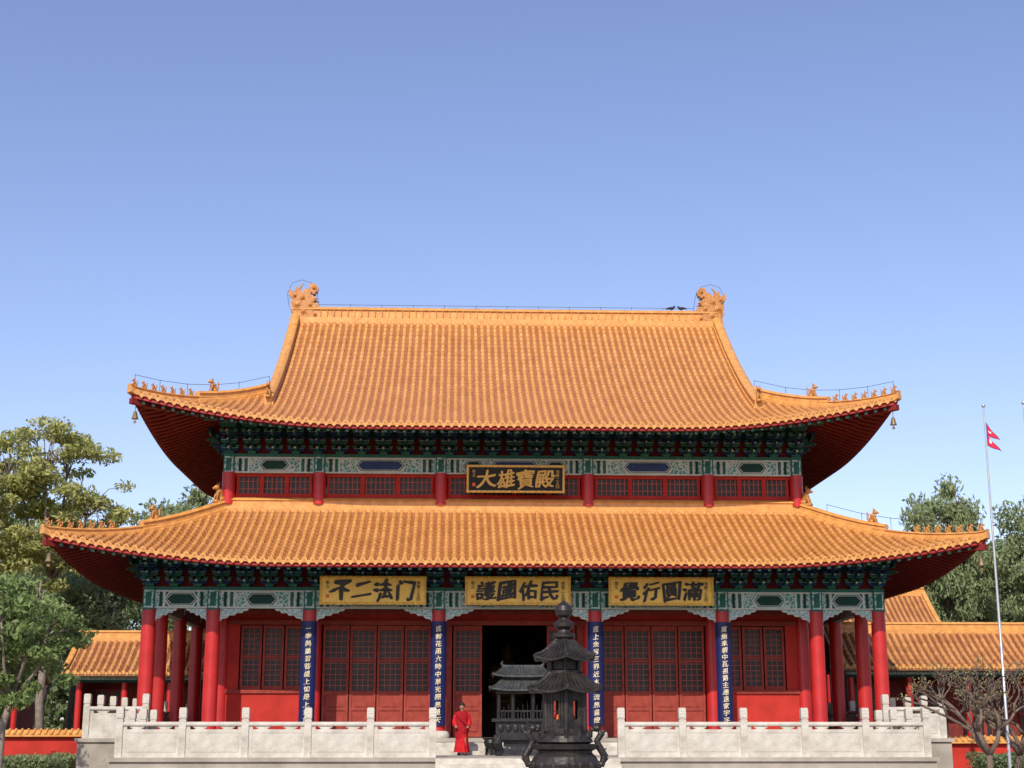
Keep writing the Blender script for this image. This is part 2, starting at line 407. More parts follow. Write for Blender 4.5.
for s in(-1,1):
  for sy in(-1,1):
    path=[]; DL=2.7
    for j in range(17):
        d=RID-(RID-DL)*j/16
        y=up.yf+d if sy<0 else up.yb-d
        path.append(up.P(s*g,y,d,.02))
    mb=MB(); mb.sweep(path,.32,.42); obj(mb,'descending_ridge',[M_ridge],roofU,origin=path[-1])
    a=path[-1]; inst(ME_beast,'ridge_beast',(a[0],a[1],a[2]+.3),roofU,rz=-math.pi/2*(1 if sy<0 else -1),scale=1.5)
    for rf,cm,big,rp in((up,UE,2.4,roofU),(lo,5.0,2.9,roofL)):
        def hp(c,off=.02):
            y=rf.yf+c if sy<0 else rf.yb-c
            return rf.P(s*(rf.xe-c),y,c,off)
        path=[hp(cm-(cm-.05)*j/14) for j in range(15)]
        e=Vector(path[-1])+(Vector(path[-1])-Vector(path[-2]))*.3+Vector((0,0,.06)); path.append(tuple(e))
        k=[i for i in range(16) if (cm-(cm-.05)*i/14)>big-.2]; kk=k[-1]
        mb=MB(); mb.sweep(path[:kk+2],.3,.38); mb.sweep(path[kk:],.24,.2); obj(mb,'hip_ridge',[M_ridge],rp,origin=path[-1])
        ang=math.atan2(sy,s)
        p=hp(big); inst(ME_beast,'ridge_beast',(p[0],p[1],p[2]+.36),rp,rz=ang,scale=1.35)
        if rf is lo:
            p=hp(cm-.15); inst(ME_beast,'ridge_beast',(p[0],p[1],p[2]+.4),rp,rz=ang,scale=1.7)
        if sy<0:
            for i in range(7):
                p=hp(.1+.27*i); inst(ME_beast,'ridge_beast',(p[0],p[1],p[2]+.22),rp,rz=ang,scale=.72)
            wire(wm,[hp(c) for c in (.1,.8,1.6,2.4,3.2,4.2)],.62)
            q=hp(.16); mbb=MB(); b=(q[0],q[1],q[2]-.95)
            mbb.lathe([(.012,.72),(.012,.25),(.04,.25),(.07,.2),(.09,.08),(.12,.0),(.125,-.03),(.1,-.03)],b[0],b[1],12,0,b[2])
            mbb.tube([(b[0],b[1],b[2]+.02),(b[0],b[1],b[2]-.1)],.01,5); mbb.box(b[0]-.05,b[0]+.05,b[1]-.004,b[1]+.004,b[2]-.19,b[2]-.1)
            o=obj(mbb,'wind_bell',[M_bell],None,origin=b,smooth=False); o['label']='small bronze wind bell hanging from a roof corner'; o['category']='bell'; o['group']='bells under the roof corners'
obj(wm,'lightning_wire',[M_wire],hall)
mb=MB(); zq=9.62
mb.sweep([(-10.95,2.1,zq),(10.95,2.1,zq)],.3,.42,low=-.3); mb.sweep([(-10.95,17.9,zq),(10.95,17.9,zq)],.3,.42,low=-.3)
for s in(-1,1): mb.sweep([(s*10.85,2.1,zq),(s*10.85,17.9,zq)],.3,.418,low=-.3)
obj(mb,'ring_ridge',[M_ridge],roofL)
for s in(-1,1):
    mb=MB(); pts=[]
    for j in range(11): d=UE+(RID-UE)*j/10; pts.append((up.yf+d,up.z0+up.a*d+up.b*d*d-.05))
    for j in range(10,-1,-1): d=UE+(RID-UE)*j/10; pts.append((up.yb-d,up.z0+up.a*d+up.b*d*d-.05))
    mb.prismx(pts,s*(g-.5)-.05,s*(g-.5)+.05); obj(mb,'gable_wall',[M_wall],hall)
# ---- columns
CX=[2.77,7.32,10.7,12.95]; SY=[2.25,6.1,10,13.9,17.75]
def column_mesh(h,r):
    mb=MB()
    mb.lathe([(r*1.55,0),(r*1.6,.08),(r*1.45,.2),(r*1.15,.24)],n=20,m=1)
    mb.lathe([(r*1.04,.24),(r,.3),(r,h*.6),(r*.94,h)],n=20,m=0)
    return mesh(mb,'column',[M_col,M_marble],True)
ME_col=column_mesh(4.65,.26)
for s in(-1,1):
    for x in CX: inst(ME_col,'column',(s*x,0,1.33),hall)
    for y in SY+[20]: inst(ME_col,'column',(s*12.95,y,1.33),hall)
    for x in CX[:3]: inst(ME_col,'column',(s*x,2.25,1.33),hall)
    for y in SY[1:]: inst(ME_col,'column',(s*10.7,y,1.33),hall)
mb=MB(); mb.lathe([(.25,0),(.25,1.2)],n=18); ME_colu=mesh(mb,'upper_column',[M_col],True)
for s in(-1,1):
    for x in CX[:3]: inst(ME_colu,'upper_column',(s*x,2.12,9.8),hall)
# ---- painted beams
def beam_mesh(L,h,cart,th=.3,name='painted_beam'):
    mb=MB(); y=-th/2
    mb.box(-L/2,L/2,-th/2,th/2,0,h,0)
    mb.box(-L/2,L/2,y-.02,y,0,.05,1); mb.box(-L/2,L/2,y-.02,y,h-.05,h,1)
    mb.box(-L/2,L/2,y-.03,y-.0,h+.003,h+.12,2)
    for s in(-1,1):
        for i,(d,m_) in enumerate(((.28,3),(.38,1),(.5,2),(.58,1))):
            a=L/2-d; mb.box(min(s*a,s*(a+.06 if m_==1 else a+.1)),max(s*a,s*(a+.06 if m_==1 else a+.1)),y-.022,y,.053,h-.053,m_)
    def hexa(cx,w,mf,rim=1):
        hh=h*.4
        for k,(dx,dz,mm,pr) in enumerate(((0,0,rim,.03),(.05,.035,2,.036),(.09,.06,rim,.04),(.115,.078,mf,.046))):
            ww=w/2-dx; z=hh-dz
            mb.prism([(cx-ww,h/2),(cx-ww+.16,h/2+z),(cx+ww-.16,h/2+z),(cx+ww,h/2),(cx+ww-.16,h/2-z),(cx-ww+.16,h/2-z)],y-pr,y,mm)
    if cart=='long': hexa(0,1.9,4)
    if cart=='three':
        hexa(0,1.9,4); hexa(-L*.3,.9,3); hexa(L*.3,.9,3)
    if cart=='short': hexa(0,1.2,3)
    return mesh(mb,name,[M_scroll,M_white,M_green,M_dgreen,M_dblue],False)
def beams(y,xs,z,h,sidex,th):
    X=[-a for a in xs[::-1]]+xs
    for i in range(len(X)-1):
        L=X[i+1]-X[i]-.36
        m_=beam_mesh(L,h,'three' if L>5 else('long' if L>3.9 else 'short'),th)
        inst(m_,'painted_beam',((X[i]+X[i+1])/2,y,z),hall)
    for x in X:
        mb=MB(); mb.box(x-.2,x+.2,y-.25,y+.25,z-.06,z+h+.12,0); mb.box(x-.1,x+.1,y-.27,y-.25,z+.06,z+h-.06,1); mb.box(x-.16,x+.16,y-.26,y-.25,z-.0,z+h,2)
        obj(mb,'beam_end_block',[M_green,M_green,M_scroll],hall,origin=(x,y,z))
beams(0,CX,5.78,.62,12.95,.3)
beams(2.2,CX[:3],10.98,.6,10.7,.3)
sy=[0]+SY+[20]
for s in(-1,1):
    for i in range(len(sy)-1):
        L=sy[i+1]-sy[i]-.36
        inst(beam_mesh(L,.62,'long' if L>3 else 'short'),'painted_beam',(s*12.95,(sy[i]+sy[i+1])/2,5.78),hall,rz=s*math.pi/2)
    for i in range(len(SY)-1):
        L=SY[i+1]-SY[i]-.36
        inst(beam_mesh(L,.6,'long'),'painted_beam',(s*10.7,(SY[i]+SY[i+1])/2,10.98),hall,rz=s*math.pi/2)
mb=MB(); pts=[(0,0),(1.05,0),(1.0,-.1),(.85,-.13),(.8,-.22),(.6,-.22),(.52,-.34),(.33,-.33),(.25,-.46),(.08,-.5),(0,-.62)]
mb.prism(pts,-.06,.06,1); mb.prism([(x*.88+.02,z*.84-.03) for x,z in pts],-.075,.075,0)
ME_sp=mesh(mb,'spandrel_bracket',[M_scroll2,M_white])
XX=[-a for a in CX[::-1]]+CX
for i in range(len(XX)):
    if i<len(XX)-1: inst(ME_sp,'spandrel_bracket',(XX[i]+.24,-.02,5.775),hall,scale=(.95 if abs(XX[i+1]-XX[i])>3 else .7,1,.72))
    if i>0: inst(ME_sp,'spandrel_bracket',(XX[i]-.24,-.02,5.775),hall,rz=math.pi,scale=(.95 if abs(XX[i]-XX[i-1])>3 else .7,1,.72))
# ---- dougong
def dougong_mesh():
    mb=MB()
    def arm(cx,cy,cz,L,t,h,m):
        mb.prism([(cx-L/2,cz+h),(cx-L/2,cz+h*.45),(cx-L/2+h*.6,cz),(cx+L/2-h*.6,cz),(cx+L/2,cz+h*.45),(cx+L/2,cz+h)],cy-t/2,cy+t/2,m)
    def dou(cx,cy,cz,w,m):
        vs=[];a=w*.35;b=w*.5
        for (q,z) in ((a,0),(b,.05),(b,.1)): vs+=[(cx-q,cy-q,cz+z),(cx+q,cy-q,cz+z),(cx+q,cy+q,cz+z),(cx-q,cy+q,cz+z)]
        fs=[(0,1,2,3),(8,9,10,11)]
        for j in range(2):
            for q in range(4): fs.append((j*4+q,j*4+(q+1)%4,j*4+4+(q+1)%4,j*4+4+q))
        mb.add(vs,fs,m)
    dou(0,0,0,.3,1)
    for k in range(4):
        y=-.3*k; z=.1+.26*k; mA=k%2
        arm(0,y,z,.62,.1,.15,mA); dou(-.26,y,z+.15,.15,1-mA); dou(.26,y,z+.15,.15,1-mA); dou(0,y-.02,z+.15,.16,1-mA)
        mb.box(-.3,.3,y-.054,y-.05,z+.13,z+.146,2)
        if k<3:
            mb.prismx([(y+.1,z),(y-.34,z+.02),(y-.46,z+.1),(y-.4,z+.16),(y+.1,z+.16)],-.05,.05,1-mA)
            mb.box(-.04,.04,y-.47,y-.455,z+.06,z+.12,2)
    return mesh(mb,'bracket_set',[M_blue,M_green,M_scroll])
ME_dg=dougong_mesh()
def bracket_row(y,half,z,n,sidex,yside):
    for i in range(n):
        inst(ME_dg,'bracket_set',(-half+2*half*i/(n-1),y,z),hall)
    for s in(-1,1):
        for yy in yside: inst(ME_dg,'bracket_set',(s*sidex,yy,z),hall,rz=s*math.pi/2)
bracket_row(-.05,12.95,6.53,32,12.95,[.9+.93*i for i in range(9)])
bracket_row(2.15,10.7,11.7,27,10.7,[3.1+.93*i for i in range(9)])
mb=MB()
mb.box(-13.0,13.0,.12,.2,6.52,8.1); mb.box(-13.0,13.0,19.8,19.88,5.8,7.9)
for s in(-1,1): mb.box(s*12.87-.04,s*12.87+.04,.2,19.8,6.52,8.05)
for i in range(31):
    x=-12.95+25.9*(i+.5)/31; mb.prism([(x-.3,6.55),(x-.36,6.75),(x-.2,7.1),(x,7.25),(x+.2,7.1),(x+.36,6.75),(x+.3,6.55)],.1,.12,1)
obj(mb,'bracket_backing',[M_dgreen,M_sof],hall)
mb=MB()
mb.box(-10.75,10.75,2.3,2.4,11.7,13.4); mb.box(-10.75,10.75,17.6,17.7,9.6,13.2)
for s in(-1,1): mb.box(s*10.6-.04,s*10.6+.04,2.4,17.6,9.6,13.3)
for i in range(26):
    x=-10.7+21.4*(i+.5)/26; mb.prism([(x-.28,11.72),(x-.34,11.9),(x-.2,12.25),(x,12.4),(x+.2,12.25),(x+.34,11.9),(x+.28,11.72)],2.28,2.3,1)
obj(mb,'bracket_backing',[M_dgreen,M_sof],hall)
mb=MB()
for (y,z,h) in((-.95,7.72,13.9),(-.05,7.85,12.9)): mb.tube([(-h,y,z),(h,y,z)],.11,8)
for (y,z,h) in((1.22,12.9,11.6),(2.1,13.05,10.7)): mb.tube([(-h,y,z),(h,y,z)],.11,8)
obj(mb,'eave_purlin',[M_green],hall,smooth=True)
mb=MB(); mb.box(-12.9,12.9,.21,2.15,6.5,6.55); mb.box(-12.8,-10.8,2.3,19.7,6.5,6.55); mb.box(10.8,12.8,2.3,19.7,6.5,6.55)
for i in range(25): x=-12.4+i*1.03; mb.box(x-.05,x+.05,.21,2.15,6.42,6.5,1)
obj(mb,'porch_ceiling',[M_dgreen,M_blue],hall)
# ---- upper wall
mb=MB()
mb.box(-10.7,10.7,2.2,2.32,9.6,10.22); mb.box(-10.7,10.7,2.2,2.32,10.86,10.98)
obj(mb,'upper_wall',[M_wall],hall)
XU=[-10.7,-7.32,-2.77,2.77,7.32,10.7]
for i in range(5):
    x0,x1=XU[i]+.28,XU[i+1]-.28; mb=MB()
    mb.box(x0,x1,2.3,2.34,10.22,10.86,1)
    n=3 if i!=2 else 4
    for k in range(n+1): x=x0+(x1-x0)*k/n; mb.box(max(x0,x-.08),min(x1,x+.08),2.2,2.295,10.223,10.857,0)
    m_=int((x1-x0)/.17)
    for k in range(m_): x=x0+(k+.5)*(x1-x0)/m_; mb.box(x-.02,x+.02,2.25,2.28,10.223,10.857,2)
    for z in(10.4,10.68): mb.box(x0,x1,2.255,2.278,z-.018,z+.018,2)
    obj(mb,'clerestory_window',[M_wall,M_pane,M_lat],hall,origin=((x0+x1)/2,2.25,10.22))
# ---- lower wall
Y0=2.25
mb=MB()
mb.box(-10.7,10.7,Y0-.08,Y0+.1,5.5,6.6)
for s in(-1,1):
    mb.box(min(s*7.55,s*10.5),max(s*7.55,s*10.5),Y0-.12,Y0+.1,1.33,2.9)
    mb.box(min(s*10.5,s*10.05),max(s*10.5,s*10.05),Y0-.1,Y0+.1,2.903,5.497)
    mb.box(s*10.7-.1,s*10.7+.1,Y0+.15,17.7,1.33,6.6)
mb.box(-10.7,10.7,17.6,17.8,1.33,6.6)
obj(mb,'hall_wall',[M_wall],hall)
mb=MB()
for s in(-1,1):
    mb.box(min(s*7.5,s*10.5),max(s*7.5,s*10.5),Y0-.2,Y0-.12,2.9,3.02)
mb.box(-10.45,10.45,Y0-.2,Y0-.083,5.36,5.52); mb.box(-10.45,10.45,Y0-.16,Y0-.083,5.75,5.9)
obj(mb,'window_sill_rail',[M_door],hall)
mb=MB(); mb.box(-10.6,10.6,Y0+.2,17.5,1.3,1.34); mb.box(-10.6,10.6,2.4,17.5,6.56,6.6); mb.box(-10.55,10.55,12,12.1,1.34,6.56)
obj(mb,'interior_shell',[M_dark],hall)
def leaf_meshes(w,h,lowp):
    mb=MB(); t=.05; st=.085
    for s in(-1,1): mb.box(min(s*w/2,s*(w/2-st)),max(s*w/2,s*(w/2-st)),-t,t,0,h)
    zs=[0,.12,lowp*.62,lowp*.62+.09,lowp,lowp+.12,h*.955,h]
    for i in range(0,8,2): mb.box(-w/2+st,w/2-st,-t+.004,t-.004,zs[i],zs[i+1])
    if lowp>.5:
        mb.box(-w/2+st,w/2-st,-.01,.02,zs[1],zs[2]); mb.box(-w/2+st+.06,w/2-st-.06,-.035,-.01,zs[1]+.07,zs[2]-.07)
        mb.box(-w/2+st,w/2-st,-.012,.02,zs[3],zs[4]); mb.box(-w/2+st+.06,w/2-st-.06,-.033,-.012,zs[3]+.05,zs[4]-.05)
    d=mesh(mb,'door',[M_door])
    mb=MB(); a,b=-w/2+st,w/2-st; z0,z1=zs[5],zs[6]
    mb.box(a,b,.032,.04,z0,z1,1)
    zz=z0+(z1-z0)*.5
    mb.box(a,b,-.03,.01,zz-.05,zz+.05,2)
    n=max(3,round((b-a)/.18))
    for i in range(1,n): x=a+(b-a)*i/n; mb.box(x-.013,x+.013,-.01,.012,z0,z1)
    n=round((z1-z0)/.19)
    for i in range(1,n): z=z0+(z1-z0)*i/n; mb.box(a,b,-.008,.010,z-.013,z+.013)
    l=mesh(mb,'lattice',[M_lat,M_pane,M_door]); return d,l
def put_leaf(x,w,z,h,lowp,name,cache={}):
    k=(round(w,2),h,lowp)
    if k not in cache: cache[k]=leaf_meshes(w,h,lowp)
    d,l=cache[k]
    o=inst(d,name,(x,Y0-.04,z),hall); inst(l,'lattice',(x,Y0-.04,z),o)
for s in(-1,1):
    x0,x1=3.06,7.03; n=4; w=(x1-x0)/n
    for i in range(n): put_leaf(s*(x0+w*(i+.5)),w-.04,1.36,3.98,1.5,'door')
    x0,x1=7.62,10.02; n=3; w=(x1-x0)/n
    for i in range(n): put_leaf(s*(x0+w*(i+.5)),w-.05,3.03,2.3,.02,'window')
    put_leaf(s*1.72,1.05,1.36,3.98,1.5,'door')
    mb=MB(); mb.box(min(s*2.3,s*2.55),max(s*2.3,s*2.55),Y0-.06,Y0+.06,1.33,5.36); obj(mb,'door_frame',[M_door],hall)
# ---- couplet boards
COUP={-7.32:"一季與蘭若菩提上如是上和加",-2.77:"庭前花雨六時中華光照無量天",2.77:"座上金容三界近水長流無盡燈",7.32:"萬重來朝中瓦祖路主連遠家宇字"}
for x,t in COUP.items():
    mb=MB(); z0,z1=1.75,5.33; r=.27
    n=9; vs=[]
    for i in range(n):
        a=R(-62+124*i/(n-1))
        for rr in(r+.02,r+.06):
            for z in(z0,z1): vs.append((x+rr*math.sin(a)*.95,-rr*math.cos(a),z))
    fs=[]
    for i in range(n-1):
        b=i*4; fs+=[(b+2,b+6,b+7,b+3),(b,b+1,b+5,b+4),(b+1,b+3,b+7,b+5),(b,b+4,b+6,b+2)]
    fs+=[(0,2,3,1),(n*4-4,n*4-3,n*4-1,n*4-2)]
    mb.add(vs,fs,0)
    o=obj(mb,'couplet_board',[M_navy],None,origin=(x,-.3,3.5)); o['label']='narrow navy couplet board with gold characters on a red column'; o['category']='sign'; o['group']='couplet boards on the porch columns'
    mb=MB(); N=len(t)
    for i,(vs,fs) in enumerate(glyphs(t,.2,.01,.002,.03)):
        zc=z1-.26-(z1-z0-.45)*i/(N-1)
        mb.add([(x+a,-math.sqrt(max(.01,(r+.062)**2-a*a))+b-.002,zc+c) for a,b,c in vs],fs,0)
    if mb.v: obj(mb,'lettering',[M_paleg],o,origin=(x,-.36,3.5))
# ---- plaques
def plaque(cx,cy,cz,w,h,tilt,text,board,ink,frame,label,bold=.016,brush=.03):
    M=Matrix.Translation((cx,cy,cz))@Matrix.Rotation(R(tilt),4,'X')
    mb=MB(); mb.box(-w/2,w/2,-.03,.03,-h/2,h/2,0)
    o=obj(mb.xform(M),'sign_board',[board],None,origin=(cx,cy,cz)); o['label']=label; o['category']='sign'
    mb=MB(); f=.07
    for (a,b,c,d) in((-w/2-.02,w/2+.02,h/2-f*.4,h/2+f*.8),(-w/2-.02,w/2+.02,-h/2-f*.8,-h/2+f*.4)): mb.box(a,b,-.05,.05,c,d)
    for s in(-1,1): mb.box(min(s*(w/2-f*.4),s*(w/2+f*.8)),max(s*(w/2-f*.4),s*(w/2+f*.8)),-.048,.047,-h/2-.05,h/2+.05)
    k=int(w/.22)
    for i in range(k+1):
        x=-w/2+w*i/k
        for s in(-1,1): mb.ell((x,-.05,s*(h/2+f*.2)),(.08,.03,.045),n=8,k=4)
    for i in range(5):
        for s in(-1,1): mb.ell((s*(w/2+f*.2),-.05,-h/2+h*i/4),(.045,.03,.08),n=8,k=4)
    obj(mb.xform(M),'frame',[frame],o,origin=(cx,cy,cz))
    mb=MB(); N=len(text); sp=w*.205
    for i,(vs,fs) in enumerate(glyphs(text,h*.72,.012,bold,brush)):
        x=(i-(N-1)/2)*sp; mb.add([(x+a,-.032+b,c) for a,b,c in vs],fs,0)
    for j,(sx_,tt) in enumerate(((w*.44,'佛曆二五四'),(-w*.44,'敬立'))):
        for i,(vs,fs) in enumerate(glyphs(tt,.12,.008,.0)): mb.add([(sx_+a,-.032+b,h*.3-.14*i+c) for a,b,c in vs],fs,0)
    obj(mb.xform(M),'lettering',[ink],o,origin=(cx,cy,cz))
    mb=MB(); mb.box(-w*.44-.06,-w*.44+.06,-.04,-.031,-h*.3,-h*.3+.12); obj(mb.xform(M),'seal_mark',[M_flame],o,origin=(cx,cy,cz))
for x,t,l,bs,bd in((-5.07,"不二法门",'gilt name board with four dark characters hung under the lower eaves',.085,.034),(.0,"護國佑民",'gilt board with dark characters hung above the main doorway',.035,.026),(5.05,"覺行圓滿",'gilt board with ornate dark characters under the lower eaves',.04,.026)):
    plaque(x,-.8,6.36,3.6,.88,4,t,M_goldp,M_black,M_goldf,l,bd,bs)
plaque(0.02,1.5,10.72,3.55,.92,12,"大雄寶殿",M_black,M_gold,M_gold,'black board with gold characters and gilt frame under the upper eaves',.018,.03)
# ---- platform & terrace
def plat(mb,x0,x1,y0,y1,z0,z1):
    mb.box(x0,x1,y0,y1,z1-.12,z1); mb.box(x0+.08,x1-.08,y0+.08,y1-.08,z0+.15,z1-.12); mb.box(x0-.03,x1+.03,y0-.03,y1+.03,z0,z0+.15)
plt=thing('stone_platform','pale stone platform carrying the temple hall with front steps','platform',(0,10,0))
mb=MB(); plat(mb,-14.8,14.8,-1.9,22,0,1.33); obj(mb,'platform_base',[M_stone],plt,origin=(0,10,0))
for i in range(3):
    mb=MB(); mb.box(-3.4,3.4,-1.93-.36*(3-i),-1.93,.8,.8+.1325*(i+1)); obj(mb,'step',[M_marble],plt,origin=(0,-2.2,.8))
ter=thing('stone_terrace','raised stone terrace in front of the hall with steps down','terrace',(0,-4.5,0))
mb=MB(); plat(mb,-12.5,12.5,-7.35,-1.94,0,.8); obj(mb,'terrace_base',[M_stone],ter,origin=(0,-4.5,0))
for i in range(5):
    mb=MB(); mb.box(-2.75,2.75,-7.39-.34*(5-i),-7.39,0,.8*(i+.85)/5); obj(mb,'step',[M_marble],ter,origin=(0,-7.5,0))
# ---- balustrades
def post_mesh():
    mb=MB(); w=.105
    mb.box(-w,w,-w,w,0,1.1)
    mb.box(-w*.85,w*.85,-w*.85,w*.85,1.1,1.14); mb.box(-w*1.04,w*1.04,-w*1.04,w*1.04,1.14,1.43)
    mb.box(-w*.9,w*.9,-w*.9,w*.9,1.43,1.46)
    for z in(1.2,1.3,1.38): mb.box(-w*.9,w*.9,-w*1.04-.008,-w*1.04,z-.02,z+.015)
    return mesh(mb,'post',[M_marble])
def panel_mesh(L):
    mb=MB(); a=L/2-.106
    mb.box(-a,a,-.085,.085,0,.1); mb.box(-a,a,-.06,.06,.1,.82)
    mb.box(-a+.08,a-.08,-.07,-.06,.16,.19); mb.box(-a+.08,a-.08,-.07,-.06,.72,.75)
    for s in(-1,1): mb.box(min(s*(a-.08),s*(a-.11)),max(s*(a-.08),s*(a-.11)),-.069,-.06,.19,.72)
    for x in(-a*.5,a*.5):
        mb.prism([(x-.2,.82),(x-.12,.85),(x-.22,.89),(x-.22,.92),(x+.22,.92),(x+.22,.89),(x+.12,.85),(x+.2,.82)],-.05,.05)
    for s in(-1,1): mb.box(min(s*a,s*(a-.12)),max(s*a,s*(a-.12)),-.05,.05,.82,.92)
    mb.prismx([(-.08,.92),(-.1,.96),(-.08,1.04),(.08,1.04),(.1,.96),(.08,.92)],-a,a)
    return mesh(mb,'panel',[M_marble2])
ME_post=post_mesh()
def balus(p0,p1,n,z,label,first=True,last=True):
    p0=Vector((*p0,z)); p1=Vector((*p1,z)); d=(p1-p0)/n; L=d.length; ang=math.atan2(d.y,d.x); pm=panel_mesh(L)
    b=thing('balustrade',label,'balustrade',tuple((p0+p1)/2))
    for i in range(n+1):
        if (i==0 and not first) or (i==n and not last): continue
        inst(ME_post,'post',tuple(p0+d*i),b,rz=ang)
    for i in range(n): inst(pm,'panel',tuple(p0+d*(i+.5)),b,rz=ang)
LB='plain weathered marble balustrade along the terrace front edge'
balus((-12.2,-7.1),(-2.85,-7.1),5,.8,LB); balus((2.85,-7.1),(12.2,-7.1),5,.8,LB)
for s in(-1,1):
    balus((s*12.2,-7.1),(s*12.2,-2.0),3,.8,'weathered marble balustrade along the terrace side edge',first=False)
    balus((s*12.55,-1.65),(s*14.5,-1.65),1,1.33,'short marble balustrade on the platform front edge')
    balus((s*14.5,-1.65),(s*14.5,21.6),12,1.33,'long marble balustrade along the platform side',first=False)
# ------------------------------------------------------------------ bronze pagoda burner
def square_roof(mb,cz,half,rise,top,n=6,m=0,thick=.05,curl=.12,cx=0,cy=0):
    N=6*n; vs=[];rings=8
    for j in range(rings+1):
        t=j/rings; rad=half+(top-half)*t
        for i in range(N):
            a=2*math.pi*i/N+math.pi/n
            k=(i%6)/6.0; e=abs(k-.0) if k<=.5 else 1-k
            cf=math.cos(math.pi/n)/math.cos(((i%6)/6*2*math.pi/n)-math.pi/n)
            cur=curl*(1-t)**3*(1-2*e)**2
            vs.append((cx+rad*cf*math.cos(a)*(1+cur*.5),cy+rad*cf*math.sin(a)*(1+cur*.5),cz+rise*(t**1.2)+cur))
    fs=[]
    for j in range(rings):
        for i in range(N):
            q=(i+1)%N; fs.append((j*N+i,j*N+q,(j+1)*N+q,(j+1)*N+i))
    mb.add(vs,fs,m)
    low=[(x,y,z-thick) for x,y,z in vs[:N]]; inner=[(cx+(x-cx)*.5,cy+(y-cy)*.5,cz) for x,y,z in vs[:N]]
    mb.add(vs[:N]+low+inner,[(i,(i+1)%N,N+(i+1)%N,N+i) for i in range(N)]+[(N+i,N+(i+1)%N,2*N+(i+1)%N,2*N+i) for i in range(N)],m)
    for i in range(N):
        pts=[Vector(vs[j*N+i])+Vector((0,0,.012)) for j in range(0,rings+1)]
        mb.tube(pts,.028 if i%6 else .045,5,m)
BX,BY=.04,-22
burner=thing('incense_burner','tall dark bronze pagoda-shaped incense burner with dragon handles','incense burner',(BX,BY,0))
def bobj(mb,name,mats=[M_bronze]): return obj(mb,name,mats,burner,origin=(0,0,0))
def at(mb): return mb.xform(Matrix.Translation((BX,BY,0))@Matrix.Diagonal((.94,.94,.975,1)))
mb=MB(); mb.lathe([(.85,0),(.85,.12),(.7,.16),(.55,.3),(.5,.5)],n=24)
for i in range(3):
    a=math.pi/6+i*2*math.pi/3+math.pi/2; c,s_=math.cos(a),math.sin(a)
    mb.tube([(c*.5,s_*.5,.8),(c*.66,s_*.66,.6),(c*.64,s_*.64,.35),(c*.72,s_*.72,.14)],[.17,.15,.1,.14],10)
bobj(at(mb),'base_legs')
mb=MB(); mb.lathe([(.3,.45),(.58,.56),(.72,.75),(.76,.95),(.68,1.1),(.6,1.17),(.6,1.22),(.7,1.26),(.72,1.34),(.66,1.36),(.6,1.34)],n=32)
for i in range(16):
    a=2*math.pi*i/16; mb.ell((.73*math.cos(a),.73*math.sin(a),.92),(.07,.07,.09),n=8,k=5)
bobj(at(mb),'bowl')
for s in(-1,1):
    mb=MB()
    mb.tube([(s*.62,0,.95),(s*.8,0,.95),(s*.86,0,1.12),(s*.76,0,1.28),(s*.7,0,1.42),(s*.8,0,1.56),(s*.74,0,1.68)],[.06,.08,.085,.08,.07,.08,.03],10)
    mb.ell((s*.7,0,1.68),(.11,.08,.08)); mb.ell((s*.6,0,1.65),(.07,.05,.04))
    for k in(-1,1): mb.tube([(s*.75,k*.05,1.72),(s*.84,k*.08,1.82)],[.03,.006],5)
    for (zz,xx) in((1.0,.9),(1.2,.86),(1.45,.78),(1.56,.86)): mb.tube([(s*(xx-.06),0,zz),(s*(xx+.05),0,zz+.07)],[.05,.008],5)
    bobj(at(mb),'dragon_handle')
mb=MB(); mb.lathe([(.5,1.34),(.62,1.4),(.56,1.52),(.48,1.58),(.48,1.66)],n=24)
for i in range(12):
    a=2*math.pi*i/12; mb.tube([(.55*math.cos(a),.55*math.sin(a),1.5),(.6*math.cos(a),.6*math.sin(a),1.64)],[.06,.02],6)
bobj(at(mb),'lotus_plinth')
mb=MB(); RC=.48
for i in range(6):
    a=2*math.pi*(i+.5)/6; c,s_=math.cos(a),math.sin(a)
    mb.tube([(RC*c,RC*s_,1.62),(RC*c,RC*s_,2.48)],.055,10)
    a2=2*math.pi*(i+1.5)/6; p=Vector((RC*c,RC*s_,0)); q=Vector((RC*math.cos(a2),RC*math.sin(a2),0))
    for z,h in((1.66,.2),(2.24,.26)):
        d=(q-p); nn=Vector((d.y,-d.x,0)).normalized()*.02
        vs=[tuple(p+nn+Vector((0,0,z))),tuple(q+nn+Vector((0,0,z))),tuple(q-nn+Vector((0,0,z))),tuple(p-nn+Vector((0,0,z)))]
        vs+=[(x,y,zz+h) for x,y,zz in vs]
        mb.add(vs,[(0,1,2,3),(4,5,6,7),(0,1,5,4),(1,2,6,5),(2,3,7,6),(3,0,4,7)])
    for fct in(.17,.3,.7,.83):
        m0=p.lerp(q,fct); mb.tube([tuple(m0+Vector((0,0,1.7))),tuple(m0+Vector((0,0,2.4)))],.042,6)
mb.lathe([(.34,1.6),(.34,1.66)],n=16)
bobj(at(mb),'fire_chamber')
mb=MB(); mb.lathe([(.2,1.64),(.26,1.74),(.22,1.92),(.14,2.1),(.05,2.2)],n=10); bobj(at(mb),'glowing_offerings',[M_flame])
mb=MB(); square_roof(mb,2.44,.86,.36,.38,n=6,curl=.08); bobj(at(mb),'lower_canopy')
mb=MB(); mb.lathe([(.38,2.8),(.38,2.86),(.32,2.89),(.32,3.06),(.38,3.1)],n=18)
for i in range(6):
    a=2*math.pi*(i+.5)/6; mb.tube([(.36*math.cos(a),.36*math.sin(a),2.82),(.36*math.cos(a),.36*math.sin(a),3.1)],.045,8)
bobj(at(mb),'upper_chamber')
mb=MB(); square_roof(mb,3.1,.72,.42,.16,n=6,curl=.07); bobj(at(mb),'upper_canopy')
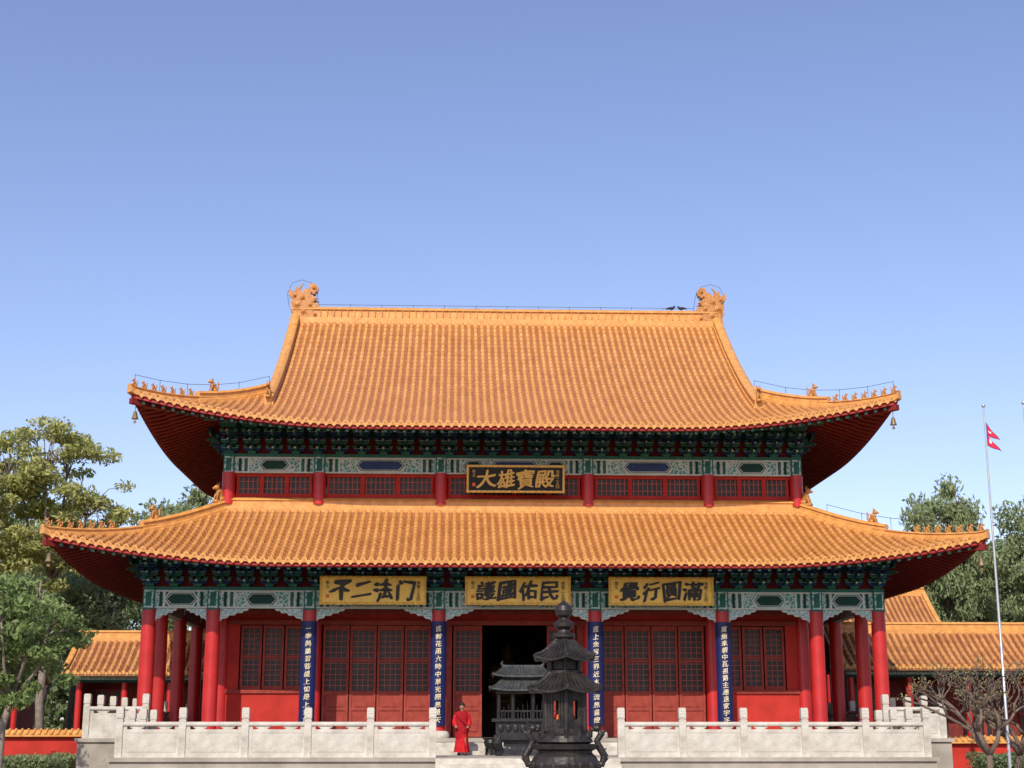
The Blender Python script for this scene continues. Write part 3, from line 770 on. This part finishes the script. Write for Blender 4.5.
mb=MB(); mb.lathe([(.17,3.5),(.25,3.56),(.25,3.62),(.14,3.66),(.13,3.72),(.22,3.78),(.23,3.86),(.13,3.92),(.1,3.97),(.17,4.02),(.2,4.12),(.17,4.22),(.09,4.28),(.05,4.31),(.01,4.34)],n=20); bobj(at(mb),'finial')
# ------------------------------------------------------------------ rectangular burner
bx,by=0,-4.3
rb=thing('altar_burner','dark rectangular incense altar with a tiled double canopy','incense burner',(bx,by,.8))
def robj(mb,name,m_=M_iron): return obj(mb.xform(Matrix.Translation((bx,by,.8))@Matrix.Diagonal((1.02,1,.95,1))),name,[m_],rb,origin=(bx,by,.8))
mb=MB()
for sx in(-1,1):
    for s_ in(-1,1): mb.tube([(sx*.72,s_*.28,.62),(sx*.8,s_*.34,.4),(sx*.7,s_*.3,.15),(sx*.82,s_*.36,.03)],[.15,.14,.1,.12],8)
mb.box(-.6,.6,-.25,.25,.3,.56)
robj(mb,'leg')
mb=MB(); mb.box(-.9,.9,-.42,.42,.52,.68); mb.box(-.84,.84,-.38,.38,.68,1.12); mb.box(-.97,.97,-.48,.48,1.12,1.22)
for i in range(7): mb.ell((-.7+i*.233,-.39,.9),(.1,.04,.14),n=8,k=5)
robj(mb,'tray')
mb=MB()
for sx in(-1,-.42,.42,1):
    for s_ in(-1,1): mb.tube([(sx*.76,s_*.32,1.2),(sx*.76,s_*.32,2.15)],.055,8)
mb.box(-.84,.84,-.37,.37,2.06,2.2)
for i in range(16): mb.box(-.78+i*.1,-.75+i*.1,-.33,-.29,1.2,1.45)
mb.box(-.82,.82,-.34,-.28,1.44,1.49)
for i in range(9): mb.tube([(-.6+i*.15,-.05,1.2),(-.6+i*.15,-.05,1.6+.1*(i%3))],.012,5)
robj(mb,'canopy_posts')
def rect_roof(mb,z,hx,hy,tx,ty,rise,curl):
    N=16;vs=[];rows=6
    def ring(t):
        ex,ey=hx+(tx-hx)*t,hy+(ty-hy)*t; out=[]
        for (ax,ay,bx_,by_) in((-1,-1,1,-1),(1,-1,1,1),(1,1,-1,1),(-1,1,-1,-1)):
            for i in range(N):
                k=i/N; x=(ax+(bx_-ax)*k)*ex; y=(ay+(by_-ay)*k)*ey; e=abs(2*k-1)**4
                out.append((x*(1+.04*e*(1-t)),y*(1+.04*e*(1-t)),z+rise*t**1.3+curl*e*(1-t)**3))
        return out
    for j in range(rows+1): vs+=ring(j/rows)
    n=4*N;fs=[]
    for j in range(rows):
        for i in range(n): fs.append((j*n+i,j*n+(i+1)%n,(j+1)*n+(i+1)%n,(j+1)*n+i))
    fs.append(tuple(range(n))); mb.add(vs,fs)
    lo_=[(x,y,zz-.06) for x,y,zz in vs[:n]]
    mb.add(vs[:n]+lo_,[(i,(i+1)%n,n+(i+1)%n,n+i) for i in range(n)])
    for i in range(n): mb.tube([Vector(vs[j*n+i])+Vector((0,0,.01)) for j in range(rows+1)],.022,5)
mb=MB(); rect_roof(mb,2.18,1.02,.6,.66,.28,.34,.09); robj(mb,'lower_canopy',M_grey)
mb=MB(); mb.box(-.62,.62,-.25,.25,2.48,2.68); robj(mb,'canopy_neck')
mb=MB(); rect_roof(mb,2.64,.92,.46,.64,.06,.28,.08); mb.box(-.66,.66,-.05,.05,2.9,3.0)
for s in(-1,1): mb.tube([(s*.58,0,2.96),(s*.68,0,3.04),(s*.63,0,3.14)],[.05,.04,.01],6)
robj(mb,'upper_canopy',M_grey)
tx_,ty_=-.98,-3.2
mb=MB(); mb.lathe([(.1,.2),(.2,.26),(.25,.4),(.22,.5),(.27,.55),(.23,.55)],tx_,ty_,16,0,.8)
for i in range(3): a=i*2.1+.5; mb.tube([(tx_+.15*math.cos(a),ty_+.15*math.sin(a),1.08),(tx_+.2*math.cos(a),ty_+.2*math.sin(a),.8)],[.05,.035],8)
for s in(-1,1): mb.tube([(tx_+s*.23,ty_,1.3),(tx_+s*.31,ty_,1.4),(tx_+s*.3,ty_,1.5)],[.025,.025,.015],6)
o=obj(mb,'tripod_censer',[M_iron],None,origin=(tx_,ty_,.8)); o['label']='small dark tripod censer standing on the terrace'; o['category']='incense burner'
mb=MB(); mb.box(-1.6,1.6,7.2,7.9,1.34,2.35); mb.box(-1.7,1.7,7.1,8.0,2.35,2.43)
o=obj(mb,'altar_table',[M_dark],None,origin=(0,7.5,1.34)); o['label']='dark wooden altar table inside the hall'; o['category']='table'
mb=MB(); mb.lathe([(.9,0),(1.0,.15),(.75,.3),(.7,.4)],0,9.6,20,0,2.4); mb.ell((0,9.6,3.15),(.85,.55,.42)); mb.ell((0,9.65,3.8),(.55,.35,.7)); mb.ell((0,9.6,4.7),(.27,.28,.33)); mb.ell((0,9.65,5.02),(.12,.12,.12))
for s in(-1,1): mb.tube([(s*.48,9.6,4.15),(s*.68,9.45,3.6),(s*.2,9.15,3.35)],[.17,.15,.1],10)
mb.box(-1.0,1.0,9.25,10.1,1.34,2.4)
o=obj(mb,'seated_statue',[M_statue],None,origin=(0,9.6,1.34),smooth=False); o['label']='dim seated statue on a plinth inside the dark hall'; o['category']='statue'
# ------------------------------------------------------------------ galleries
def gallery(x0,x1,yf,depth,ez,rz_,label,tile=[M_tile2,M_pan2,M_ridge],cols=3.2):
    yc=yf+depth/2; G=thing('gallery_building',label,'building',((x0+x1)/2,yc,0))
    mb=MB(); hd=depth/2; sl=(rz_-ez)
    def P(x,t,s,off=0): return (x,yc+s*hd*(1-t),ez+sl*(.75*t+.25*t*t)+off)
    n=int((x1-x0)/.3)
    for s in(-1,1):
        for i in range(n):
            x=x0+.16+(x1-x0-.32)*i/(n-1); vs=[];fs=[];rows=0; T=8
            for j in range(T):
                for t,r in((j/T,.095),((j+1)/T,.07)):
                    for q in range(5): th=math.pi*q/4; vs.append(P(x+r*math.cos(th),t,s,r*math.sin(th)+.01))
                    rows+=1
            for j in range(rows-1):
                for q in range(4): fs.append((j*5+q,j*5+q+1,j*5+6+q,j*5+5+q))
            mb.add(vs,fs,0); c=P(x,0,s)
            mb.add([(x+.1*math.cos(a*.785),c[1]+s*.02,c[2]+.02+.1*math.sin(a*.785)) for a in range(8)],[tuple(range(8))],2)
            mb.add([(x+.16+a,c[1]+s*.02,c[2]+b) for a,b in((-.1,.02),(.1,.02),(0,-.14))],[(0,1,2)],2)
        T=6; vs=[];
        for j in range(T+1): vs+=[P(x0,j/T,s),P(x1,j/T,s),P(x0,j/T,s,-.16),P(x1,j/T,s,-.16)]
        fs=[]
        for j in range(T): b=j*4; fs+=[(b,b+1,b+5,b+4),(b+2,b+3,b+7,b+6),(b,b+2,b+6,b+4),(b+1,b+3,b+7,b+5)]
        fs.append((0,1,3,2)); mb.add(vs,fs,1)
    mb.sweep([(x0-.05,yc,rz_),(x1+.05,yc,rz_)],.3,.38,low=-.15,m=2)
    for xx in(x0,x1):
        for s in(-1,1): mb.sweep([P(xx,1-j/6*.97,s,.02) for j in range(7)],.22,.24,m=2)
    obj(mb,'gallery_roof',tile,G,origin=((x0+x1)/2,yc,ez))
    mb=MB(); wy=yf+depth*.55
    mb.box(x0+.5,x1-.5,wy,wy+.15,0,ez+.5)
    for xx in(x0+.5,x1-.5): mb.box(xx-.08,xx+.08,yf+.8,yf+depth-.8,0,ez+.1)
    obj(mb,'gallery_wall',[M_gwall],G,origin=((x0+x1)/2,yc,0))
    mb=MB(); mb.box(x0+.3,x1-.3,yf+.75,yf+1.0,ez-.42,ez-.05,0); mb.box(x0+.3,x1-.3,yf+.73,yf+.748,ez-.3,ez-.17,1); obj(mb,'painted_beam',[M_dgreen,M_scroll2],G,origin=((x0+x1)/2,yf+.9,ez-.4))
    k=max(1,round((x1-x0-1)/cols))
    mbc=MB(); mbc.lathe([(.15,0),(.15,ez-.42)],n=14); mc=mesh(mbc,'gallery_column',[M_col],True)
    for i in range(k+1): inst(mc,'gallery_column',(x0+.5+(x1-x0-1)*i/k,yf+.87,0),G)
    for i in range(k):
        xa=x0+.5+(x1-x0-1)*i/k+.35; xb=xa+(x1-x0-1)/k-.7
        mb=MB(); mb.box(xa,xb,wy-.06,wy-.02,1.1,ez-.7,1)
        for q in range(int((xb-xa)/.25)+1): x=xa+q*.25; mb.box(x-.02,x+.02,wy-.09,wy-.06,1.1,ez-.7)
        for z in(1.1,(1.1+ez-.7)/2,ez-.7): mb.box(xa-.05,xb+.05,wy-.1,wy-.06,z-.05,z+.05)
        mb.box((xa+xb)/2-.06,(xa+xb)/2+.06,wy-.11,wy-.06,1.1,ez-.7)
        obj(mb,'gallery_window',[M_door,M_pane],G,origin=((xa+xb)/2,wy,1.1))
        mb=MB(); xa-=.2; xb+=.2
        mb.box(xa,xb,yf+.8,yf+.92,.85,.93); mb.box(xa,xb,yf+.8,yf+.92,.15,.22)
        for q in range(int((xb-xa)/.22)): x=xa+.1+q*.22; mb.box(x-.025,x+.025,yf+.83,yf+.89,.22,.85)
        obj(mb,'gallery_railing',[M_col],G,origin=((xa+xb)/2,yf+.86,.5))
    return G
gallery(-19.6,-12.5,15,5,4.1,5.75,'low side gallery with orange tile roof and red columns',cols=2.2)
gallery(14.5,36,11,5,4.25,5.95,'long side gallery with orange tile roof, red columns and lattice windows',cols=2.6)
gallery(15,25.3,29,9,6.3,9.4,'taller rear building with weathered orange tile roof')
gallery(-40,-24,24,5,4.1,5.75,'distant low gallery with orange tile roof half hidden by trees')
def low_wall(x0,x1,y,z,label):
    G=thing('garden_wall',label,'wall',((x0+x1)/2,y,0))
    mb=MB(); mb.box(x0,x1,y-.12,y+.12,0,z-.2); obj(mb,'wall_body',[M_wall],G,origin=((x0+x1)/2,y,0))
    mb=MB(); mb.prismx([(y-.32,z-.2),(y-.32,z-.13),(y-.05,z+.06),(y+.05,z+.06),(y+.32,z-.13),(y+.32,z-.2)],x0,x1,0)
    for i in range(int((x1-x0)/.24)): x=x0+.12+i*.24; mb.tube([(x,y-.33,z-.12),(x,y-.04,z+.08)],.055,6); 
    obj(mb,'tile_coping',[M_ridge],G,origin=((x0+x1)/2,y,z))
low_wall(-34,-15.6,7,1.55,'low red garden wall with yellow tile coping')
low_wall(16,34,5,1.3,'low red garden wall with yellow tile coping beside the terrace')
# ------------------------------------------------------------------ trees
def leaves_mesh(centers,size,name,m_,nrm_up=.4):
    N=len(centers); rng=np.random.default_rng(N)
    a=rng.normal(size=(N,3)); a/=np.linalg.norm(a,axis=1)[:,None]
    nr=rng.normal(size=(N,3)); nr[:,2]+=nrm_up*2; b=np.cross(nr,a); b/=np.linalg.norm(b,axis=1)[:,None]
    s=size*(.6+.8*rng.random((N,1)))
    v=np.stack([centers-a*s,centers-b*s*.42,centers+a*s,centers+b*s*.42],1).reshape(-1,3)
    me=bpy.data.meshes.new(name); me.vertices.add(4*N); me.vertices.foreach_set('co',v.ravel())
    me.loops.add(4*N); me.loops.foreach_set('vertex_index',np.arange(4*N)); me.polygons.add(N)
    me.polygons.foreach_set('loop_start',np.arange(N)*4); me.polygons.foreach_set('loop_total',np.full(N,4))
    me.materials.append(m_); me.update(calc_edges=True); return me
def make_tree(seed,H,tr,cr,chh,nclump,nleaf,lsize,m_leaf,m_bark,clr=.3,lean=0,fl=.6):
    rng=np.random.default_rng(seed); mb=MB()
    cz=H-chh/2; th=H-chh*.85
    top=Vector((lean,rng.normal()*.2,th))
    trunk=[(0,0,0),(lean*.2+rng.normal()*.05*H*.1,0,th*.35),(lean*.6,rng.normal()*.03*H,th*.7),tuple(top)]
    mb.tube(trunk,[tr,tr*.82,tr*.72,tr*.6],10)
    cl=[]; nb=7; mains=[]
    for i in range(nb):
        a=2*math.pi*(i+rng.random()*.6)/nb; rr=cr*(.25+.4*rng.random()); z=cz+chh*(rng.random()-.35)*.55
        e=Vector((lean+rr*math.cos(a),rr*math.sin(a),z)); mid=top.lerp(e,.5)+Vector((rr*.15*math.cos(a),rr*.15*math.sin(a),-.03*H))
        mb.tube([tuple(top-Vector((0,0,.1))),tuple(mid),tuple(e)],[tr*.45,tr*.3,tr*.16],7); mains.append((mid,e))
    for i in range(nclump):
        u=rng.normal(size=3); u/=np.linalg.norm(u); q=rng.random()**.4
        irr=.75+.5*math.sin(3*u[0]*2+seed)*math.cos(2*u[2]*2+seed*2)*.5
        c=Vector((lean+u[0]*cr*q*irr,u[1]*cr*q*irr,cz+u[2]*chh*.5*q*(max(irr,.85) if u[2]>0 else .85)))
        mid,e=min(mains,key=lambda k:(k[1]-c).length)
        mb.tube([tuple(e.lerp(mid,.3*rng.random())),tuple(e.lerp(c,.5)+Vector((0,0,.02*H))),tuple(c)],[tr*.13,tr*.09,tr*.04],5)
        n=int(nleaf/nclump*(.5+rng.random()))
        p=rng.normal(size=(n,3)); p/=np.linalg.norm(p,axis=1)[:,None]; rad=cr*clr*(.6+.7*rng.random())
        p*=(rng.random((n,1))**.45)*rad; p[:,2]*=fl
        cl.append(p+np.array(c[:]))
    return mesh(mb,'trunk',[m_bark],True),leaves_mesh(np.concatenate(cl),lsize,'crown',m_leaf)
LM_y=mat_leaf('leaf_yellow_green',[(.36,.4,.11),(.46,.46,.16),(.52,.5,.21),(.28,.34,.1)],.45)  # leaf colours here lightened, haze put into the greens
LM_d=mat_leaf('leaf_dark_green',[(.15,.21,.09),(.2,.26,.12),(.24,.29,.14),(.14,.19,.1)],.4)
LM_m=mat_leaf('leaf_mid_green',[(.21,.28,.13),(.28,.34,.16),(.34,.38,.2),(.2,.26,.12)],.42)
LM_n=mat_leaf('leaf_fresh_green',[(.15,.23,.06),(.22,.31,.1),(.29,.35,.14),(.13,.19,.065)],.4)
T_air=make_tree(3,18.6,.26,4.4,11,110,15000,.15,LM_y,M_barkp,.19,fl=.5)
T_dark=make_tree(5,16,.4,6,10,80,24000,.2,LM_d,M_bark,.25)
T_mid=make_tree(8,15.5,.38,5.5,9.5,80,22000,.19,LM_m,M_bark,.25)
T_near=make_tree(11,5.6,.12,1.9,3.8,70,9500,.08,LM_n,M_barkp,.22,lean=.3)
def put_tree(T,loc,rz,s,label,grp=None):
    t=thing('tree',label,'tree',loc)
    if grp: t['group']=grp
    inst(T[0],'trunk',loc,t,rz=rz,scale=s); inst(T[1],'crown',loc,t,rz=rz,scale=s)
LD='dense green broadleaf tree behind the temple'; LMd='mid green broadleaf tree behind the side gallery'; GR='trees behind the hall'
put_tree(T_air,(-22.8,24,0),.4,1,'tall airy tree with sparse yellow-green leaves')
put_tree(T_air,(-26.3,22,0),2.4,.95,'tall airy tree with sparse yellow-green leaves')
put_tree(T_mid,(-19.8,44,0),1.0,(.8,.8,1.13),LMd,GR); put_tree(T_mid,(-28,42,0),2.2,1.05,LD,GR)
put_tree(T_mid,(-24,34,0),3,.85,LMd,GR); put_tree(T_dark,(-15.5,44,0),4,(.8,.8,1.0),LD,GR)
put_tree(T_mid,(-33,36,0),4.4,.85,LD,GR); put_tree(T_mid,(-31,20,0),5,.7,LMd,GR); put_tree(T_mid,(-22,30,0),1.4,.7,LD,GR)
put_tree(T_mid,(29.8,43,0),.5,(.62,.62,1.17),LMd,GR); put_tree(T_mid,(36,42,0),1.8,(.8,.8,1.1),LMd,GR)
put_tree(T_dark,(38,58,0),3.1,1.1,LD,GR); put_tree(T_mid,(33,50,0),2.6,(.7,.7,.95),LMd,GR)
put_tree(T_near,(-12.9,-17,0),.6,1.0,'small leafy tree with bright green leaves and crooked pale trunk')
put_tree(T_near,(-17.3,-8,0),2.6,1.1,'small leafy tree with bright green leaves')
put_tree(T_near,(-18.6,1,0),4,.9,'small leafy garden tree beside the platform')
def bare_tree(loc,seed,H,label):
    rng=random.Random(seed); mb=MB(); tips=[]
    def grow(p,d,L,r,depth):
        q=p+d*L*.5+Vector((rng.uniform(-1,1),rng.uniform(-1,1),rng.uniform(-.5,.5)))*L*.1; e=p+d*L+Vector((rng.uniform(-1,1),rng.uniform(-1,1),0))*L*.12
        mb.tube([tuple(p),tuple(q),tuple(e)],[r,r*.85,r*.7],6 if depth<3 else 4)
        if depth>=7: tips.append(e); return
        for k in range(2 if depth else 5):
            a=rng.uniform(0,2*math.pi); sp=rng.uniform(.45,.85) 
            dd=(d+Vector((math.cos(a)*sp,math.sin(a)*sp,rng.uniform(-.15,.22)))).normalized()
            grow(e,dd,L*rng.uniform(.68,.84),r*.7,depth+1)
    grow(Vector((0,0,0)),Vector((.05,0,1)),H*.26,.11,0)
    t=thing('bare_tree',label,'tree',loc)
    obj(mb.xform(Matrix.Translation(loc)),'trunk',[M_barkb],t,origin=loc,smooth=True)
    c=np.array([tuple(x) for x in tips]); c=c+np.random.normal(size=(len(c),3))*.05
    me=leaves_mesh(c,.04,'crown',LM_y); inst(me,'crown',loc,t)
bare_tree((12.0,-13,0),4,3.7,'small leafless tree with spreading twiggy branches beside the terrace')
bare_tree((13.8,-10,0),9,3.5,'small leafless tree with thin tangled twigs')
def hedge(x0,x1,y0,y1,h,label,m_,dens=900,ls=.07,name='hedge'):
    rng=np.random.default_rng(int(abs(x0)*10)); n=int((x1-x0)*(y1-y0)*dens)
    p=rng.random((n,3))*[x1-x0,y1-y0,1]+[x0,y0,0]; p[:,2]=np.sqrt(p[:,2])*h*(.8+.12*np.sin(p[:,0]*.43)+.1*np.sin(p[:,0]*2.3)*np.cos(p[:,1]*3))
    me=leaves_mesh(p-np.array([x0,y0,0]),ls,name,m_); o=inst(me,name,(x0,y0,0)); o['label']=label; o['category']='hedge' if name=='hedge' else 'trees'
    if name!='hedge': o['kind']='stuff'
hedge(-21,-15.2,-1,1.2,1.0,'low clipped green hedge beside the platform',LM_m)
hedge(15.4,24,-3,-1,.9,'low green hedge beside the platform',LM_d)
hedge(-60,-12,60,66,9,'far green woodland behind the galleries',LM_d,55,.45,'woodland')
hedge(12,70,64,70,9,'far green woodland behind the galleries',LM_d,45,.45,'woodland')
# ------------------------------------------------------------------ flags
def flagpole(x,y,H,wave):
    t=thing('flagpole','tall slim grey steel flagpole with a small crimson double-pennant flag','flagpole',(x,y,0),group='flagpoles in the courtyard')
    mb=MB(); mb.lathe([(.12,0),(.12,.1),(.045,.12),(.035,H*.5),(.022,H)],x,y,12); mb.ell((x,y,H+.05),(.06,.06,.06)); obj(mb,'pole',[M_steel],t,origin=(x,y,0),smooth=True)
    def F(p,k=0): 
        u,v=p; return (x+.04+u*.6,y+.1*math.sin(u*9+wave)*u*1.5-k*.006,H-.45-.7*(1-v)-u*.28)
    mb=MB()
    for sgn in(1,-1):
        for tri in(((0,1),(0,.44),(.62,.46)),((0,.5),(0,0),(.66,0))):
            for lay,sc_,m in((0,1,1),(1,.86,0)):
                c=(sum(p[0] for p in tri)/3,sum(p[1] for p in tri)/3)
                T=[(c[0]+(p[0]-c[0])*sc_,c[1]+(p[1]-c[1])*sc_) for p in tri]; n=6
                for i in range(n):
                    a0,a1=i/n,(i+1)/n
                    q=[(T[0][0]+(T[2][0]-T[0][0])*a,T[0][1]+(T[2][1]-T[0][1])*a) for a in(a0,a1)]+[(T[1][0]+(T[2][0]-T[1][0])*a,T[1][1]+(T[2][1]-T[1][1])*a) for a in(a1,a0)]
                    mb.add([F(p,lay*sgn) for p in q],[(0,1,2,3)],m)
        mb.add([F((.16+.07*math.cos(a*.39),.25+.09*math.sin(a*.39)),2*sgn) for a in range(16)],[tuple(range(16))],2)
        moon=[(.16+.08*math.cos(math.pi+a*math.pi/8),.68+.09*math.sin(math.pi+a*math.pi/8)) for a in range(9)]+[(.16+.07*math.cos(-a*math.pi/8),.7+.04*math.sin(-a*math.pi/8)) for a in range(9)]
        mb.add([F(p,2*sgn) for p in moon],[tuple(range(18))],2)
    obj(mb,'flag',[M_crim,M_fblue,M_fwhite],t,origin=(x,y,H-.5))
flagpole(13.28,-11,10.85,0); flagpole(14.48,-11,10.95,2)
# ------------------------------------------------------------------ birds on the ridge
mb=MB(); mb.ell((0,0,.1),(.14,.06,.07)); mb.ell((.13,0,.18),(.05,.04,.045)); mb.tube([(.17,0,.18),(.21,0,.17)],[.012,.003],5); mb.tube([(-.1,0,.1),(-.26,0,.06)],[.05,.02],6)
for s in(-1,1): mb.tube([(0,s*.02,.05),(0,s*.02,-.02)],.008,4)
ME_b=mesh(mb,'pigeon',[M_hair],True)
for x,r in((7.3,0),(7.75,2.8)): inst(ME_b,'pigeon',(x,10,zr+.62),None,rz=r,label='dark pigeon perched on the roof ridge',category='bird',group='pigeons on the ridge')
# ------------------------------------------------------------------ person
px,py,pz=-1.95,-3.6,.8
def skin_obj(name,verts,edges,rad,m_,parent,root=0,sub=2):
    me=bpy.data.meshes.new(name); me.from_pydata(verts,edges,[]); me.materials.append(m_)
    o=bpy.data.objects.new(name,me); o.location=(px,py,pz); link(o); setp(o,parent,(px,py,pz))
    md=o.modifiers.new('Skin','SKIN'); md.use_smooth_shade=True
    if not len(me.skin_vertices): me.skin_vertices.new()
    for i,r in enumerate(rad):
        sv=me.skin_vertices[0].data[i]; sv.radius=r if hasattr(r,'__len__') else (r,r); sv.use_root=(i==root)
    s2=o.modifiers.new('Sub','SUBSURF'); s2.levels=sub; s2.render_levels=sub
    return o
person=thing('person','person in long red robe and shawl walking across the terrace','person',(px,py,pz))
try:
    V=[];E=[];RD=[]
    def add(p,r,par=None):
        V.append(p);RD.append(r)
        if par is not None: E.append((par,len(V)-1))
        return len(V)-1
    pel=add((0,0,.88),(.13,.1)); sp=add((0,0,1.05),(.125,.095),pel); ch=add((0,.0,1.24),(.15,.1),sp); nb_=add((0,.0,1.36),(.06,.06),ch); nk=add((0,-.005,1.42),(.048,.05),nb_)
    jw=add((0,-.02,1.475),(.06,.065),nk); hd=add((0,-.015,1.55),(.075,.09),jw); cr_=add((0,-.005,1.62),(.055,.065),hd)
    nose=add((0,-.105,1.535),.012,hd)
    for s in(-1,1):
        ear=add((s*.082,0,1.54),.014,hd)
        sh=add((s*.165,0,1.33),.055,ch); el=add((s*.225,.03,1.08),.042,sh); wr=add((s*.2,-.14,.93),.028,el); ha=add((s*.19,-.2,.9),(.036,.02),wr)
        for k in range(4):
            f1=add((s*.19+(k-1.5)*.02,-.25,.885-abs(k-1.3)*.004),.01,ha); add((s*.19+(k-1.5)*.021,-.275,.86),.009,f1)
        t1=add((s*.15,-.215,.9),.011,wr); add((s*.135,-.245,.89),.009,t1)
        st=-.14 if s>0 else .12
        hp_=add((s*.085,0,.82),.085,pel); kn=add((s*.09,st*.6-.04,.46),.058,hp_); an=add((s*.09,st,.09),.036,kn); add((s*.1,st-.12,.035),(.04,.028),an)
    skin_obj('body',V,E,RD,M_skin,person)
except Exception as ex:
    print('SKIN FAIL',ex)
def pobj(mb,name,m_,smooth=True): return obj(mb.xform(Matrix.Translation((px,py,pz))),name,[m_],person,origin=(px,py,pz),smooth=smooth)
def loft(mb,rings,n=36):
    vs=[];fs=[]
    for (z,rx,ry,cy,fo) in rings:
        for i in range(n):
            a=2*math.pi*i/n; k=1+fo*math.sin(a*9+z*2)+fo*.5*math.sin(a*5+1)
            vs.append((rx*k*math.cos(a),cy+ry*k*math.sin(a),z))
    for j in range(len(rings)-1):
        for i in range(n): fs.append((j*n+i,j*n+(i+1)%n,(j+1)*n+(i+1)%n,(j+1)*n+i))
    mb.add(vs,fs)
mb=MB(); loft(mb,[(.1,.24,.24,0,.1),(.35,.21,.21,0,.09),(.6,.19,.18,0,.07),(.85,.18,.15,0,.04),(1.0,.165,.135,0,.03),(1.15,.18,.135,0,.02),(1.28,.2,.125,0,.01),(1.35,.185,.1,0,0),(1.39,.11,.08,0,0),(1.405,.07,.065,0,0)])
for s in(-1,1): mb.tube([(s*.15,0,1.34),(s*.2,.01,1.24),(s*.24,.03,1.06),(s*.22,-.07,.97),(s*.2,-.13,.93)],[.07,.078,.08,.085,.09],12)
pobj(mb,'robe',M_robe)
mb=MB(); loft(mb,[(.72,.225,.19,0,.05),(.85,.22,.18,0,.04),(1.0,.205,.16,0,.03),(1.18,.215,.16,0,.02),(1.3,.225,.145,0,.01),(1.365,.19,.115,0,0),(1.4,.11,.09,0,0)])
mb.tube([(-.2,-.03,1.34),(-.05,-.17,1.2),(.12,-.19,1.0),(.21,-.1,.86)],[.05,.05,.055,.05],8)
mb.v=[(x,y,z-(.18 if x<0 else -.0)*max(0,1-(z-.72)/.5)) for x,y,z in mb.v]
pobj(mb,'shawl',M_robe2)
mb=MB(); mb.ell((0,.012,1.59),(.1,.11,.095),n=14,k=8); mb.v=[(x,y,max(z,1.535+(.055 if y<-.03 else 0))) for x,y,z in mb.v]; pobj(mb,'hair',M_hair)
mb=MB()
for s in(-1,1): mb.ell((s*.03,-.098,1.555),(.012,.006,.006),n=8,k=4)
mb.ell((0,-.09,1.492),(.022,.006,.005),n=8,k=4); pobj(mb,'facial_features',M_hair)
mb=MB()
for s in(-1,1):
    st=-.14 if s>0 else .12; mb.ell((s*.1,st-.07,.035),(.05,.13,.035),n=10,k=6)
pobj(mb,'shoes',M_bronze)
# ------------------------------------------------------------------ ground
mb=MB(); mb.add([(-1500,-1500,0),(1500,-1500,0),(1500,1500,0),(-1500,1500,0)],[(0,1,2,3)]); o=obj(mb,'ground',[mat('ground_earth_grass',(.10,.11,.045),.95,col2=(.17,.13,.08),scale=.25,bump=.5,bscale=6)]); o['kind']='structure'
def mat_pave():
    m=bpy.data.materials.new('courtyard_paving'); m.use_nodes=True; nt=m.node_tree; b=nt.nodes['Principled BSDF']; b.inputs['Roughness'].default_value=.85
    tc=nt.nodes.new('ShaderNodeTexCoord'); br=nt.nodes.new('ShaderNodeTexBrick'); br.inputs['Scale'].default_value=1.2; br.inputs['Color1'].default_value=(.3,.27,.23,1); br.inputs['Color2'].default_value=(.24,.22,.19,1); br.inputs['Mortar'].default_value=(.12,.11,.09,1); br.inputs['Mortar Size'].default_value=.012
    nt.links.new(tc.outputs['Object'],br.inputs['Vector']); nt.links.new(br.outputs['Color'],b.inputs['Base Color']); return m
mb=MB(); mb.add([(-12,-70,.004),(12,-70,.004),(12,-7,.004),(-12,-7,.004)],[(0,1,2,3)]); o=obj(mb,'courtyard_pavement',[mat_pave()]); o['kind']='structure'
# ------------------------------------------------------------------ light, world, camera
w=bpy.data.worlds.new('World'); sc.world=w; w.use_nodes=True; nt=w.node_tree; bg=nt.nodes['Background']
sky=nt.nodes.new('ShaderNodeTexSky'); sky.sky_type='NISHITA'; sky.sun_disc=False
EL,AZ=38,14
sky.sun_elevation=R(EL); sky.sun_rotation=R(180+AZ); sky.altitude=100; sky.air_density=1.0; sky.dust_density=1.0; sky.ozone_density=1.9
mx=nt.nodes.new('ShaderNodeMix'); mx.data_type='RGBA'; mx.blend_type='MULTIPLY'; mx.inputs[0].default_value=1
mx.inputs[7].default_value=(1.27,1.13,1.26,1)
nt.links.new(sky.outputs[0],mx.inputs[6]); nt.links.new(mx.outputs[2],bg.inputs['Color']); bg.inputs['Strength'].default_value=.145
sl=bpy.data.lights.new('sun','SUN'); sl.energy=4.5; sl.angle=R(.5); sl.color=(1,.93,.81); so=bpy.data.objects.new('sun',sl); link(so)
dirv=Vector((-math.sin(R(AZ))*math.cos(R(EL)),-math.cos(R(AZ))*math.cos(R(EL)),math.sin(R(EL))))
so.rotation_euler=dirv.to_track_quat('Z','Y').to_euler(); so.location=(-10,-40,40)
cam=bpy.data.cameras.new('camera'); cam.sensor_width=36; cam.lens=52.03; cam.clip_end=5000; cam.clip_start=.1
co=bpy.data.objects.new('camera',cam); link(co); co.location=(-2.25,-53,1.6); co.rotation_euler=(R(90+13.16),0,R(-2.24)); sc.camera=co
sc.view_settings.view_transform='Standard'; sc.view_settings.look='None'; sc.view_settings.exposure=0
